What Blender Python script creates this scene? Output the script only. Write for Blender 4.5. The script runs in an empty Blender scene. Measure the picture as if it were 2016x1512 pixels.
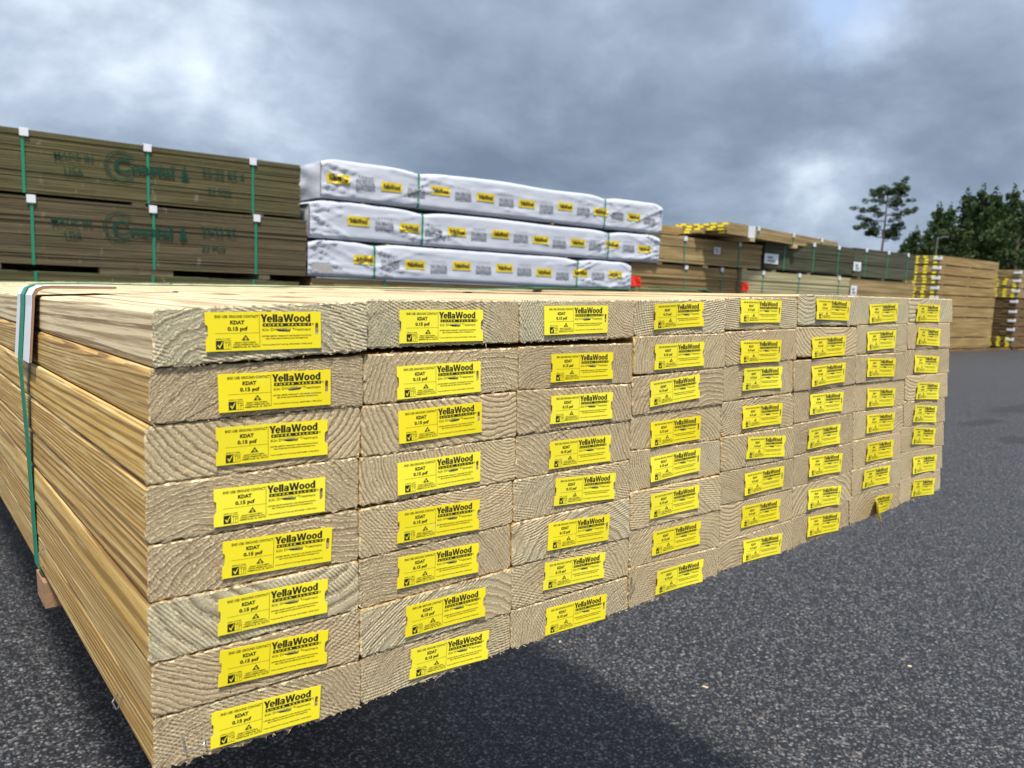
import bpy, bmesh, math, random
import numpy as np
from mathutils import Vector, Matrix, noise
from mathutils.geometry import tessellate_polygon

# ------------------------------------------------------------------ camera, world, sun, exposure
S = bpy.context.scene
COL = S.collection
H = 1.10
cam_d = bpy.data.cameras.new("camera")
cam = bpy.data.objects.new("camera", cam_d); COL.objects.link(cam)
cr = Vector((0.80032, -0.59826, 0.03967)); cd = Vector((-0.04154, -0.12134, -0.99174)); cf = Vector((0.59813, 0.79206, -0.12196))
cam.matrix_world = Matrix(((cr.x, -cd.x, -cf.x, 0), (cr.y, -cd.y, -cf.y, 0), (cr.z, -cd.z, -cf.z, H), (0, 0, 0, 1)))
cam_d.sensor_width = 36; cam_d.lens = 1526.12 / 2016 * 36
cam_d.clip_start = 0.02; cam_d.clip_end = 3000
cam_d.dof.use_dof = True; cam_d.dof.focus_distance = 0.72; cam_d.dof.aperture_fstop = 13.0
S.camera = cam
S.render.resolution_x = 1024; S.render.resolution_y = 768
S.view_settings.view_transform = 'Standard'; S.view_settings.look = 'None'
S.view_settings.gamma = 1; S.view_settings.use_curve_mapping = False
S.view_settings.exposure = 0.35

SUN_EL = math.radians(64); SUN_AZ = math.radians(234)      # azimuth of the sun measured from +X, anticlockwise
sdir = Vector((math.cos(SUN_EL) * math.cos(SUN_AZ), math.cos(SUN_EL) * math.sin(SUN_AZ), math.sin(SUN_EL)))
sl = bpy.data.lights.new("sun", 'SUN'); sl.energy = 4.8; sl.angle = math.radians(5); sl.color = (1.0, 0.94, 0.84)
so = bpy.data.objects.new("sun", sl); COL.objects.link(so)
so.rotation_euler = sdir.to_track_quat('Z', 'Y').to_euler(); so.location = (0, 0, 30)


class NT:
    """tiny node helper"""
    def __init__(s, nt): s.nt = nt; nt.nodes.clear()
    def n(s, t, ins=None, **p):
        nd = s.nt.nodes.new(t)
        for k, v in p.items(): setattr(nd, k, v)
        for k, v in (ins or {}).items():
            sk = nd.inputs[k]
            if isinstance(v, bpy.types.NodeSocket): s.nt.links.new(v, sk)
            else: sk.default_value = v
        return nd
    def m(s, op, a, b=None, c=None, clamp=False):
        nd = s.nt.nodes.new('ShaderNodeMath'); nd.operation = op; nd.use_clamp = clamp
        for i, v in enumerate((a, b, c)):
            if v is None: continue
            if isinstance(v, bpy.types.NodeSocket): s.nt.links.new(v, nd.inputs[i])
            else: nd.inputs[i].default_value = v
        return nd.outputs[0]
    def vm(s, op, a, b=None, out=0):
        nd = s.nt.nodes.new('ShaderNodeVectorMath'); nd.operation = op
        for i, v in enumerate((a, b)):
            if v is None: continue
            if isinstance(v, bpy.types.NodeSocket): s.nt.links.new(v, nd.inputs[i])
            else: nd.inputs[i].default_value = v
        return nd.outputs[out]
    def mix(s, f, a, b, mode='MIX'):
        nd = s.nt.nodes.new('ShaderNodeMix'); nd.data_type = 'RGBA'; nd.blend_type = mode
        for k, v in ((0, f), (6, a), (7, b)):
            if isinstance(v, bpy.types.NodeSocket): s.nt.links.new(v, nd.inputs[k])
            else: nd.inputs[k].default_value = v if k == 0 or len(v) == 4 else (*v, 1)
        return nd.outputs[2]
    def ss(s, x, a, b):
        nd = s.nt.nodes.new('ShaderNodeMapRange'); nd.interpolation_type = 'SMOOTHSTEP'
        s.nt.links.new(x, nd.inputs[0]); nd.inputs[1].default_value = a; nd.inputs[2].default_value = b
        return nd.outputs[0]
    def noise(s, v, scale, detail=2, rough=.5, dist=0, out=0):
        nd = s.n('ShaderNodeTexNoise', {'Scale': scale, 'Detail': detail, 'Roughness': rough, 'Distortion': dist})
        if v is not None: s.nt.links.new(v, nd.inputs['Vector'])
        return nd.outputs[out]


W = bpy.data.worlds.new("World"); S.world = W; W.use_nodes = True
w = NT(W.node_tree)
sky = w.n('ShaderNodeTexSky', sky_type='NISHITA'); sky.sun_disc = False
sky.sun_elevation = SUN_EL; sky.sun_rotation = math.pi / 2 - SUN_AZ
d = w.n('ShaderNodeTexCoord').outputs['Generated']
sp = w.n('ShaderNodeSeparateXYZ', {0: d})
up = w.m('ADD', w.m('MAXIMUM', sp.outputs[2], 0.0), 0.42)
pl = w.n('ShaderNodeCombineXYZ', {0: w.m('DIVIDE', sp.outputs[0], up), 1: w.m('DIVIDE', sp.outputs[1], up), 2: 0.0}).outputs[0]
n1 = w.noise(pl, 1.15, 9, .52, .25)
n2 = w.noise(w.vm('ADD', pl, (7.3, 2.1, 0)), 2.7, 7, .55, .3)
n3 = w.noise(w.vm('ADD', pl, (3.3, 9.1, 0)), 9.0, 5, .55, .2)
sc_ = w.n('ShaderNodeVectorMath', {0: w.vm('SUBTRACT', w.n('ShaderNodeTexNoise', {'Vector': d, 'Scale': 9.0, 'Detail': 6.0, 'Roughness': .6}).outputs[1], (.5, .5, .5)), 'Scale': .14}, operation='SCALE').outputs[0]
wobd = w.vm('NORMALIZE', w.vm('ADD', d, sc_))
tot = w.m('ADD', w.m('MULTIPLY', w.m('SUBTRACT', n1, .5), 1.0), w.m('ADD', w.m('MULTIPLY', w.m('SUBTRACT', n2, .5), .88), w.m('MULTIPLY', w.m('SUBTRACT', n3, .5), .30)))
tot = w.m('ADD', tot, .485)
BL = [((.168, .956, .241), 700, .12), ((.271, .927, .259), 900, .12), ((.081, .983, .165), 9, .17), ((.82, .489, .298), 900, .30),
      ((.64, .706, .303), 400, .16), ((.568, .785, .247), 350, .12), ((.83, .536, .154), 1200, .16), ((.843, .527, .114), 500, .22),
      ((.875, .466, .13), 500, .16), ((.346, .926, .15), 120, .12), ((.723, .674, .154), 30, -.20), ((.418, .886, .202), 60, -.06),
      ((.891, .422, .166), 150, -.10), ((.82, .489, .36), 40, .10)]
for v, k, a in BL:
    v = Vector(v).normalized()
    dt = w.vm('DOT_PRODUCT', wobd, tuple(v), out=1)
    tot = w.m('ADD', tot, w.m('MULTIPLY', w.m('EXPONENT', w.m('MULTIPLY', w.m('SUBTRACT', dt, 1.0), float(k))), a))
rp = w.n('ShaderNodeValToRGB', {0: tot}); cr_ = rp.color_ramp
cr_.elements[0].position = 0.12; cr_.elements[0].color = (.17, .235, .34, 1)
cr_.elements[1].position = 1.0; cr_.elements[1].color = (1.1, 1.25, 1.4, 1)
for p_, c_ in ((.30, (.245, .325, .45, 1)), (.48, (.36, .455, .60, 1)), (.64, (.52, .625, .78, 1)), (.82, (.82, .94, 1.10, 1))):
    e_ = cr_.elements.new(p_); e_.color = c_
# a small opening with blue sky
dtb = w.vm('DOT_PRODUCT', wobd, tuple(Vector((.803, .504, .325)).normalized()), out=1)
hole = w.m('MULTIPLY', w.m('EXPONENT', w.m('MULTIPLY', w.m('SUBTRACT', dtb, 1.0), 900.0)), .9, clamp=True)
clouds = w.mix(hole, rp.outputs[0], (.48, .68, 1.02))
# thin cloud glow round the sun plus zenith boost, added out of view for brightness
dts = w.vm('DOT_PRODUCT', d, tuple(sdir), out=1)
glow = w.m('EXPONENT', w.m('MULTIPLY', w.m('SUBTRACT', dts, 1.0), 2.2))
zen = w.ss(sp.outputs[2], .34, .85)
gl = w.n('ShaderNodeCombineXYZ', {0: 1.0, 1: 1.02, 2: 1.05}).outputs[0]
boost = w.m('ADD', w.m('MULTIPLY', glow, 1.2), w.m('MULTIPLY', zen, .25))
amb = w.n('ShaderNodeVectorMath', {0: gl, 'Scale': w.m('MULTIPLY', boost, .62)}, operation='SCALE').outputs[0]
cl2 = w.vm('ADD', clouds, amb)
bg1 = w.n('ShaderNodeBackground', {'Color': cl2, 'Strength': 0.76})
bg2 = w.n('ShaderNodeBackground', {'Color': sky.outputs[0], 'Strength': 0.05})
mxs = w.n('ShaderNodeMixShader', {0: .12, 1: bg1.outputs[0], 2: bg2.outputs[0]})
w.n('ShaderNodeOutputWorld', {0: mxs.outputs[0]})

# ------------------------------------------------------------------ helpers
def tag(o, label=None, cat=None, group=None, kind=None):
    if label: o['label'] = label
    if cat: o['category'] = cat
    if group: o['group'] = group
    if kind: o['kind'] = kind
    return o
def mk(name, vs, fs, mats, mi=None, parent=None, loc=None, smooth=False):
    me = bpy.data.meshes.new(name); me.from_pydata([tuple(v) for v in vs], [], [tuple(f) for f in fs])
    for m_ in (mats if isinstance(mats, (list, tuple)) else [mats]): me.materials.append(m_)
    if mi is not None: me.polygons.foreach_set('material_index', mi)
    if smooth: me.polygons.foreach_set('use_smooth', [True] * len(me.polygons))
    o = bpy.data.objects.new(name, me); COL.objects.link(o)
    if loc is not None: o.location = loc
    if parent is not None: o.parent = parent
    return o
def empty(name, loc, label, cat, group=None, rz=0):
    o = bpy.data.objects.new(name, None); COL.objects.link(o); o.location = loc; o.rotation_euler[2] = rz; o.empty_display_size = .1
    return tag(o, label, cat, group)
class MB:
    def __init__(s): s.v = []; s.f = []; s.mi = []
    def box(s, a, b, mi=0, jit=0):
        (x0, y0, z0), (x1, y1, z1) = a, b; n = len(s.v)
        s.v += [(x0, y0, z0), (x1, y0, z0), (x1, y1, z0), (x0, y1, z0), (x0, y0, z1), (x1, y0, z1), (x1, y1, z1), (x0, y1, z1)]
        s.f += [(n, n + 3, n + 2, n + 1), (n + 4, n + 5, n + 6, n + 7), (n, n + 1, n + 5, n + 4), (n + 1, n + 2, n + 6, n + 5), (n + 2, n + 3, n + 7, n + 6), (n + 3, n, n + 4, n + 7)]
        s.mi += [mi] * 6; return s
    def add(s, vs, fs, mi=0):
        n = len(s.v); s.v += [tuple(v) for v in vs]; s.f += [tuple(i + n for i in f) for f in fs]; s.mi += [mi] * len(fs); return s
    def tube(s, pts, r, k=6, mi=0):
        pts = [Vector(p) for p in pts]; n = len(s.v); rr = r if isinstance(r, (list, tuple)) else [r] * len(pts)
        for i, p in enumerate(pts):
            t = (pts[min(i + 1, len(pts) - 1)] - pts[max(i - 1, 0)]).normalized()
            a = t.orthogonal().normalized() if abs(t.z) > .99 else t.cross(Vector((0, 0, 1))).normalized(); b = t.cross(a)
            for j in range(k):
                q = 2 * math.pi * j / k; s.v.append(tuple(p + (a * math.cos(q) + b * math.sin(q)) * rr[i]))
        for i in range(len(pts) - 1):
            for j in range(k):
                s.f.append((n + i * k + j, n + i * k + (j + 1) % k, n + (i + 1) * k + (j + 1) % k, n + (i + 1) * k + j)); s.mi.append(mi)
        s.f.append(tuple(n + j for j in range(k))[::-1]); s.f.append(tuple(n + (len(pts) - 1) * k + j for j in range(k))); s.mi += [mi, mi]
        return s
    def build(s, name, mats, parent=None, loc=None, smooth=False): return mk(name, s.v, s.f, mats, s.mi, parent, loc, smooth)

# ------------------------------------------------------------------ materials
def mat(name): 
    m_ = bpy.data.materials.new(name); m_.use_nodes = True; return m_, NT(m_.node_tree)
def finish(n, col, rough=.7, bump=None, spec=.3, **k):
    ins = {'Base Color': col if isinstance(col, bpy.types.NodeSocket) else (*col, 1), 'Roughness': rough, 'Specular IOR Level': spec}
    if bump is not None: ins['Normal'] = bump
    ins.update(k)
    b = n.n('ShaderNodeBsdfPrincipled', ins); n.n('ShaderNodeOutputMaterial', {0: b.outputs[0]}); return b
def plain(name, col, rough=.6, var=.12, scale=40, spec=.3, bumpd=0, **k):
    m_, n = mat(name); g = n.n('ShaderNodeTexCoord').outputs['Object']
    v = n.noise(g, scale, 4, .6)
    c = n.mix(v, tuple(x * (1 - var) for x in col), tuple(min(1, x * (1 + var)) for x in col))
    bp = n.n('ShaderNodeBump', {'Strength': .5, 'Distance': bumpd, 'Height': v}).outputs[0] if bumpd else None
    finish(n, c, rough, bp, spec, **k); return m_

def wood(end):
    m_, n = mat('rough sawn pine end grain' if end else 'planed pine face')
    R_ = n.n('ShaderNodeAttribute', attribute_name='ring').outputs['Vector']
    B_ = n.n('ShaderNodeSeparateXYZ', {0: n.n('ShaderNodeAttribute', attribute_name='brd').outputs['Vector']})
    tint, per, ang = B_.outputs[0], B_.outputs[1], B_.outputs[2]
    sc = n.vm('MULTIPLY', R_, (1, 1, .045 if not end else .3))
    q = n.n('ShaderNodeSeparateXYZ', {0: sc})
    off = n.n('ShaderNodeCombineXYZ', {0: n.m('MULTIPLY', tint, 37.0), 1: n.m('MULTIPLY', ang, 11.0), 2: 0.0}).outputs[0]
    nv = n.vm('ADD', sc, off)
    rad = n.vm('LENGTH', n.vm('MULTIPLY', R_, (1, 1, 0)), out=1)
    low = n.m('MULTIPLY', n.m('SUBTRACT', n.noise(nv, 22, 2, .5), .5), .014 if end else .018)
    midn = n.m('MULTIPLY', n.m('SUBTRACT', n.noise(nv, 160, 2, .5), .5), .0024 if end else .0016)
    r1 = n.m('ADD', rad, n.m('ADD', low, midn))
    if end: r1 = n.m('ADD', r1, n.m('MULTIPLY', n.m('SUBTRACT', n.noise(nv, 620, 2, .6), .5), .0022))
    ph = n.m('DIVIDE', r1, per)
    f = n.m('FRACT', ph)
    wn = n.n('ShaderNodeTexWhiteNoise', noise_dimensions='1D'); n.nt.links.new(n.m('FLOOR', ph), wn.inputs['W'])
    rv = wn.outputs[0]
    late = n.m('MULTIPLY', n.ss(f, .30, .82) if end else n.ss(f, .46, .68), n.m('SUBTRACT', 1.0, n.ss(f, .90, 1.0) if end else n.ss(f, .93, .99)))
    late = n.m('MULTIPLY', late, n.m('ADD', .5 if end else .62, n.m('MULTIPLY', rv, .6)), clamp=True)
    if end:
        big = n.noise(nv, 9, 3, .55)
        g1 = n.ss(n.m('ADD', big, n.m('MULTIPLY', tint, .5)), .66, 1.02)
        oir = n.n('ShaderNodeObjectInfo').outputs['Random']
        early = n.mix(g1, n.mix(oir, (.56, .43, .265), (.66, .53, .315)), (.57, .525, .36))
        dark = n.mix(g1, n.mix(oir, (.18, .112, .064), (.26, .175, .10)), (.22, .19, .125))
        base = n.mix(late, early, dark)
        fine = n.noise(nv, 900, 5, .82)
        # torn fibres standing up along every ring
        edge = n.m('MAXIMUM', n.ss(f, .72, .86), n.m('SUBTRACT', 1.0, n.ss(f, .04, .18)))
        jag = n.ss(n.noise(n.vm('ADD', nv, (1., 2., 3.)), 620, 5, .78), .40, .51)
        fib = n.m('MULTIPLY', edge, jag)
        # saw marks
        sx = n.m('ADD', n.m('MULTIPLY', q.outputs[0], n.m('COSINE', ang)), n.m('MULTIPLY', q.outputs[1], n.m('SINE', ang)))
        sx = n.m('ADD', sx, n.m('MULTIPLY', n.noise(nv, 30, 1), .004))
        saw = n.m('SINE', n.m('MULTIPLY', sx, 2 * math.pi / .0023))
        sawm = n.m('MULTIPLY', n.ss(n.noise(n.vm('ADD', nv, (3., 5., 0.)), 25, 2), .38, .58), n.ss(tint, .0, .4))
        saw = n.m('MULTIPLY', saw, sawm)
        base = n.mix(n.m('MULTIPLY', n.ss(fine, .50, .60), .55), base, (.20, .130, .070))
        base = n.mix(n.m('MULTIPLY', n.ss(n.m('ADD', saw, 0.0), .1, .8), .50), base, (.74, .61, .38))
        base = n.mix(n.m('MULTIPLY', fib, .62), base, (.88, .76, .48))
        base = n.mix(n.m('MULTIPLY', n.ss(n.noise(nv, 60, 3, .7), .62, .74), .35), base, (.52, .27, .14))
        rq = n.n('ShaderNodeSeparateXYZ', {0: R_})
        aa = n.m('ARCTAN2', rq.outputs[0], rq.outputs[1])
        chk = n.m('MULTIPLY', n.ss(n.m('ABSOLUTE', n.m('SUBTRACT', n.m('FRACT', n.m('ADD', n.m('MULTIPLY', aa, 2.3), n.m('MULTIPLY', n.noise(nv, 120, 2), .05))), .5)), .006, .001), n.ss(n.noise(nv, 16, 1), .60, .66))
        base = n.mix(n.m('MULTIPLY', chk, .85), base, (.06, .035, .02))
        h = n.m('ADD', n.m('MULTIPLY', late, -.55), n.m('MULTIPLY', fib, .9))
        h = n.m('ADD', h, n.m('MULTIPLY', n.m('SUBTRACT', fine, .5), 1.6))
        h = n.m('ADD', h, n.m('MULTIPLY', n.m('SUBTRACT', n.noise(nv, 420, 3, .6), .5), .6))
        h = n.m('ADD', h, n.m('MULTIPLY', saw, .5))
        bp = n.n('ShaderNodeBump', {'Strength': .78, 'Distance': .0010, 'Height': h}).outputs[0]
        finish(n, base, .85, bp, .15)
    else:
        fine = n.noise(n.vm('MULTIPLY', R_, (1, 1, .02)), 1400, 3, .6)
        tint = n.ss(tint, .70, .76)
        oir = n.n('ShaderNodeObjectInfo').outputs['Random']
        early = n.mix(tint, n.mix(oir, (.50, .315, .10), (.70, .45, .125)), (.72, .60, .38))
        dark = n.mix(tint, n.mix(oir, (.16, .080, .020), (.25, .125, .022)), (.26, .165, .085))
        streak = n.noise(n.vm('MULTIPLY', nv, (1, 1, .35)), 420, 3, .65)
        base = n.mix(late, early, dark)
        base = n.mix(n.m('MULTIPLY', n.ss(fine, .45, .7), .22), base, (.42, .29, .12))
        base = n.mix(n.m('MULTIPLY', n.ss(n.noise(nv, 14, 2), .5, .75), .3), base, (.50, .44, .24))
        base = n.mix(n.m('MULTIPLY', n.ss(streak, .51, .60), .50), base, (.27, .145, .03))
        base = n.mix(n.m('MULTIPLY', n.ss(streak, .45, .37), .45), base, (.84, .68, .36))
        kn = n.n('ShaderNodeTexVoronoi', {'Vector': n.vm('MULTIPLY', n.vm('ADD', R_, off), (1, 1, .35)), 'Scale': 5.0})
        kd = n.ss(kn.outputs[0], .085, .03)
        base = n.mix(n.m('MULTIPLY', kd, .8), base, (.17, .075, .02))
        h = n.m('ADD', n.m('MULTIPLY', late, .18), n.m('MULTIPLY', fine, .6))
        bp = n.n('ShaderNodeBump', {'Strength': .5, 'Distance': .0006, 'Height': h}).outputs[0]
        finish(n, base, .50, bp, .4)
    return m_
M_END = wood(True); M_FACE = wood(False)
M_FIB = plain('pale wood fibre', (.70, .56, .34), .8, .15, 200)
M_YEL, n = mat('yellow plastic tag')
oi_ = n.n('ShaderNodeObjectInfo').outputs['Random']; g = n.n('ShaderNodeTexCoord').outputs['Object']
cy_ = n.mix(oi_, (.82, .68, .014), (.88, .79, .045))
scf = n.m('MULTIPLY', n.ss(n.noise(n.vm('ADD', g, n.n('ShaderNodeCombineXYZ', {0: oi_, 1: oi_, 2: oi_}).outputs[0]), 70, 5, .75), .58, .72), .35)
finish(n, n.mix(scf, cy_, (.80, .76, .25)), .45, n.n('ShaderNodeBump', {'Strength': .3, 'Distance': .0006, 'Height': n.noise(n.vm('MULTIPLY', g, (1, .4, 1)), 60, 3)}).outputs[0], .4)
M_INK_SHADE = plain('black ink and dent shade', (.022, .02, .012), .5, .1, 30)
M_WIRE = plain('grey staple wire', (.35, .35, .36), .35, .2, 900, .5, Metallic=.9)
M_STRAP = plain('green plastic strap', (.012, .20, .11), .38, .12, 60, .5)
M_STRAPD = plain('dark green seal', (.008, .10, .06), .45, .12, 60, .5)
M_WHITE = plain('white coated card', (.66, .68, .74), .45, .05, 60, .4)
M_FIBRE = plain('brown fibreboard', (.28, .17, .10), .9, .3, 700)
M_RED = plain('red plastic', (.75, .035, .015), .5, .1, 20)
M_DARK = plain('dark steel', (.05, .05, .055), .5, .2, 20)

def layered(name, c1, c2, zs, xs=1.2, dark=.5, green=0):
    """long timber seen from the side: thin horizontal streaks in world space"""
    m_, n = mat(name); g = n.n('ShaderNodeTexCoord').outputs['Object']
    a = n.noise(n.vm('MULTIPLY', g, (xs, xs, zs)), 1.0, 5, .62)
    b = n.noise(n.vm('MULTIPLY', g, (.5, .5, 5.)), 1.0, 3, .5)
    c = n.noise(n.vm('MULTIPLY', g, (9, 9, zs * 2.2)), 1.0, 3, .6)
    col = n.mix(n.ss(a, .36, .64), tuple(x * .8 for x in c1), c2)
    col = n.mix(n.m('MULTIPLY', n.ss(b, .45, .7), .5), col, tuple(x * .72 for x in c1))
    col = n.mix(n.m('MULTIPLY', n.ss(c, .55, .75), dark), col, tuple(x * .35 for x in c1))
    if dark > .5:
        dr = n.ss(n.noise(n.vm('MULTIPLY', g, (14, 14, 5)), 1.0, 3, .7), .62, .70)
        col = n.mix(n.m('MULTIPLY', dr, .30), col, (.34, .34, .27))
    if green: col = n.mix(n.m('MULTIPLY', n.ss(n.noise(g, 3.0, 3), .5, .7), green), col, (.10, .13, .06))
    bp = n.n('ShaderNodeBump', {'Strength': .5, 'Distance': .006, 'Height': c}).outputs[0]
    finish(n, col, .8, bp, .2); return m_
M_PLY1 = layered('weathered treated plywood edges', (.080, .070, .030), (.140, .122, .060), 95, 1.0, .55, .25)
M_PLY2 = layered('brown treated plywood edges', (.082, .066, .036), (.142, .115, .066), 95, 1.0, .55, .1)
M_OLV = layered('olive treated plywood edges', (.060, .062, .036), (.10, .10, .060), 80, 1.0, .4, .2)
M_GRY = layered('grey green plywood edges', (.075, .078, .050), (.12, .12, .082), 80, 1.0, .4, .1)
M_BRN = layered('brown treated boards', (.24, .155, .065), (.36, .25, .115), 28, .8, .3)
M_TAN = layered('tan treated boards', (.28, .20, .088), (.40, .295, .14), 28, .8, .25)
M_LGT = layered('pale green treated boards', (.37, .33, .18), (.50, .44, .26), 45, .8, .3)
M_HNY = layered('honey coloured deck boards', (.30, .20, .078), (.42, .295, .130), 22, .8, .2)
M_DKB = layered('dark brown deck boards', (.14, .088, .042), (.23, .15, .072), 30, .8, .4)
M_STK = layered('sticker wood', (.45, .33, .18), (.62, .48, .28), 40, 3, .2)

m_, n = mat('cracked dark asphalt'); M_ASPH = m_
g = n.n('ShaderNodeNewGeometry').outputs['Position']
vo = n.n('ShaderNodeTexVoronoi', {'Vector': g, 'Scale': 98.0, 'Randomness': 1.0})
vr = n.n('ShaderNodeSeparateColor', {0: vo.outputs['Color']})
vo2 = n.n('ShaderNodeTexVoronoi', {'Vector': g, 'Scale': 230.0})
vr2 = n.n('ShaderNodeSeparateColor', {0: vo2.outputs['Color']})
stone = n.m('MULTIPLY', n.m('POWER', vr.outputs[0], 4.6), n.ss(vo.outputs[0], .6, .3))
stone2 = n.m('MULTIPLY', n.m('POWER', vr2.outputs[0], 9.0), .8)
lowa = n.noise(g, .8, 5, .6); lowb = n.noise(g, 6.0, 4, .6)
bc = n.mix(lowa, (.004, .0048, .0065), (.008, .0094, .0125))
bc = n.mix(n.m('MULTIPLY', vr.outputs[1], .6), bc, (.016, .0185, .025))
bc = n.mix(n.m('MULTIPLY', stone, 1.0, clamp=True), bc, n.mix(vr.outputs[2], (.21, .215, .235), (.17, .14, .12)))
bc = n.mix(n.m('MULTIPLY', stone2, .7, clamp=True), bc, (.32, .32, .33))
bc = n.mix(n.m('MULTIPLY', n.ss(lowb, .6, .8), .25), bc, (.02, .02, .024))
st = n.ss(n.noise(n.vm('MULTIPLY', g, (1.0, .35, 1.0)), .55, 5, .65), .60, .72)
bc = n.mix(n.m('MULTIPLY', st, .45), bc, (.012, .012, .014))
for sx_, sy_, ra_, rb_ in ((8.05, 3.17, .50, .16), (7.3, 2.6, .30, .10), (9.8, 3.4, 1.1, .22), (3.4, .9, .30, .14)):
    e_ = n.vm('MULTIPLY', n.vm('SUBTRACT', n.vm('ADD', g, n.n('ShaderNodeVectorMath', {0: n.n('ShaderNodeTexNoise', {'Vector': g, 'Scale': 3.0, 'Detail': 4.0}).outputs[1], 'Scale': .30}, operation='SCALE').outputs[0]), (sx_ + .15, sy_ + .15, .15)), (1 / ra_, 1 / rb_, 0))
    bc = n.mix(n.m('MULTIPLY', n.ss(n.vm('LENGTH', e_, out=1), 1.0, .6), .55), bc, (.010, .0095, .009))
du = n.ss(n.noise(n.vm('ADD', g, (31., 7., 0.)), 1.3, 6, .7), .56, .80)
bc = n.mix(n.m('MULTIPLY', du, .30), bc, (.085, .082, .078))
hh = n.m('ADD', n.m('SUBTRACT', 1.0, vo.outputs[0]), n.m('MULTIPLY', n.noise(g, 500, 2), .6))
bp = n.n('ShaderNodeBump', {'Strength': .7, 'Distance': .003, 'Height': hh}).outputs[0]
finish(n, bc, .60, bp, .33)

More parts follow.
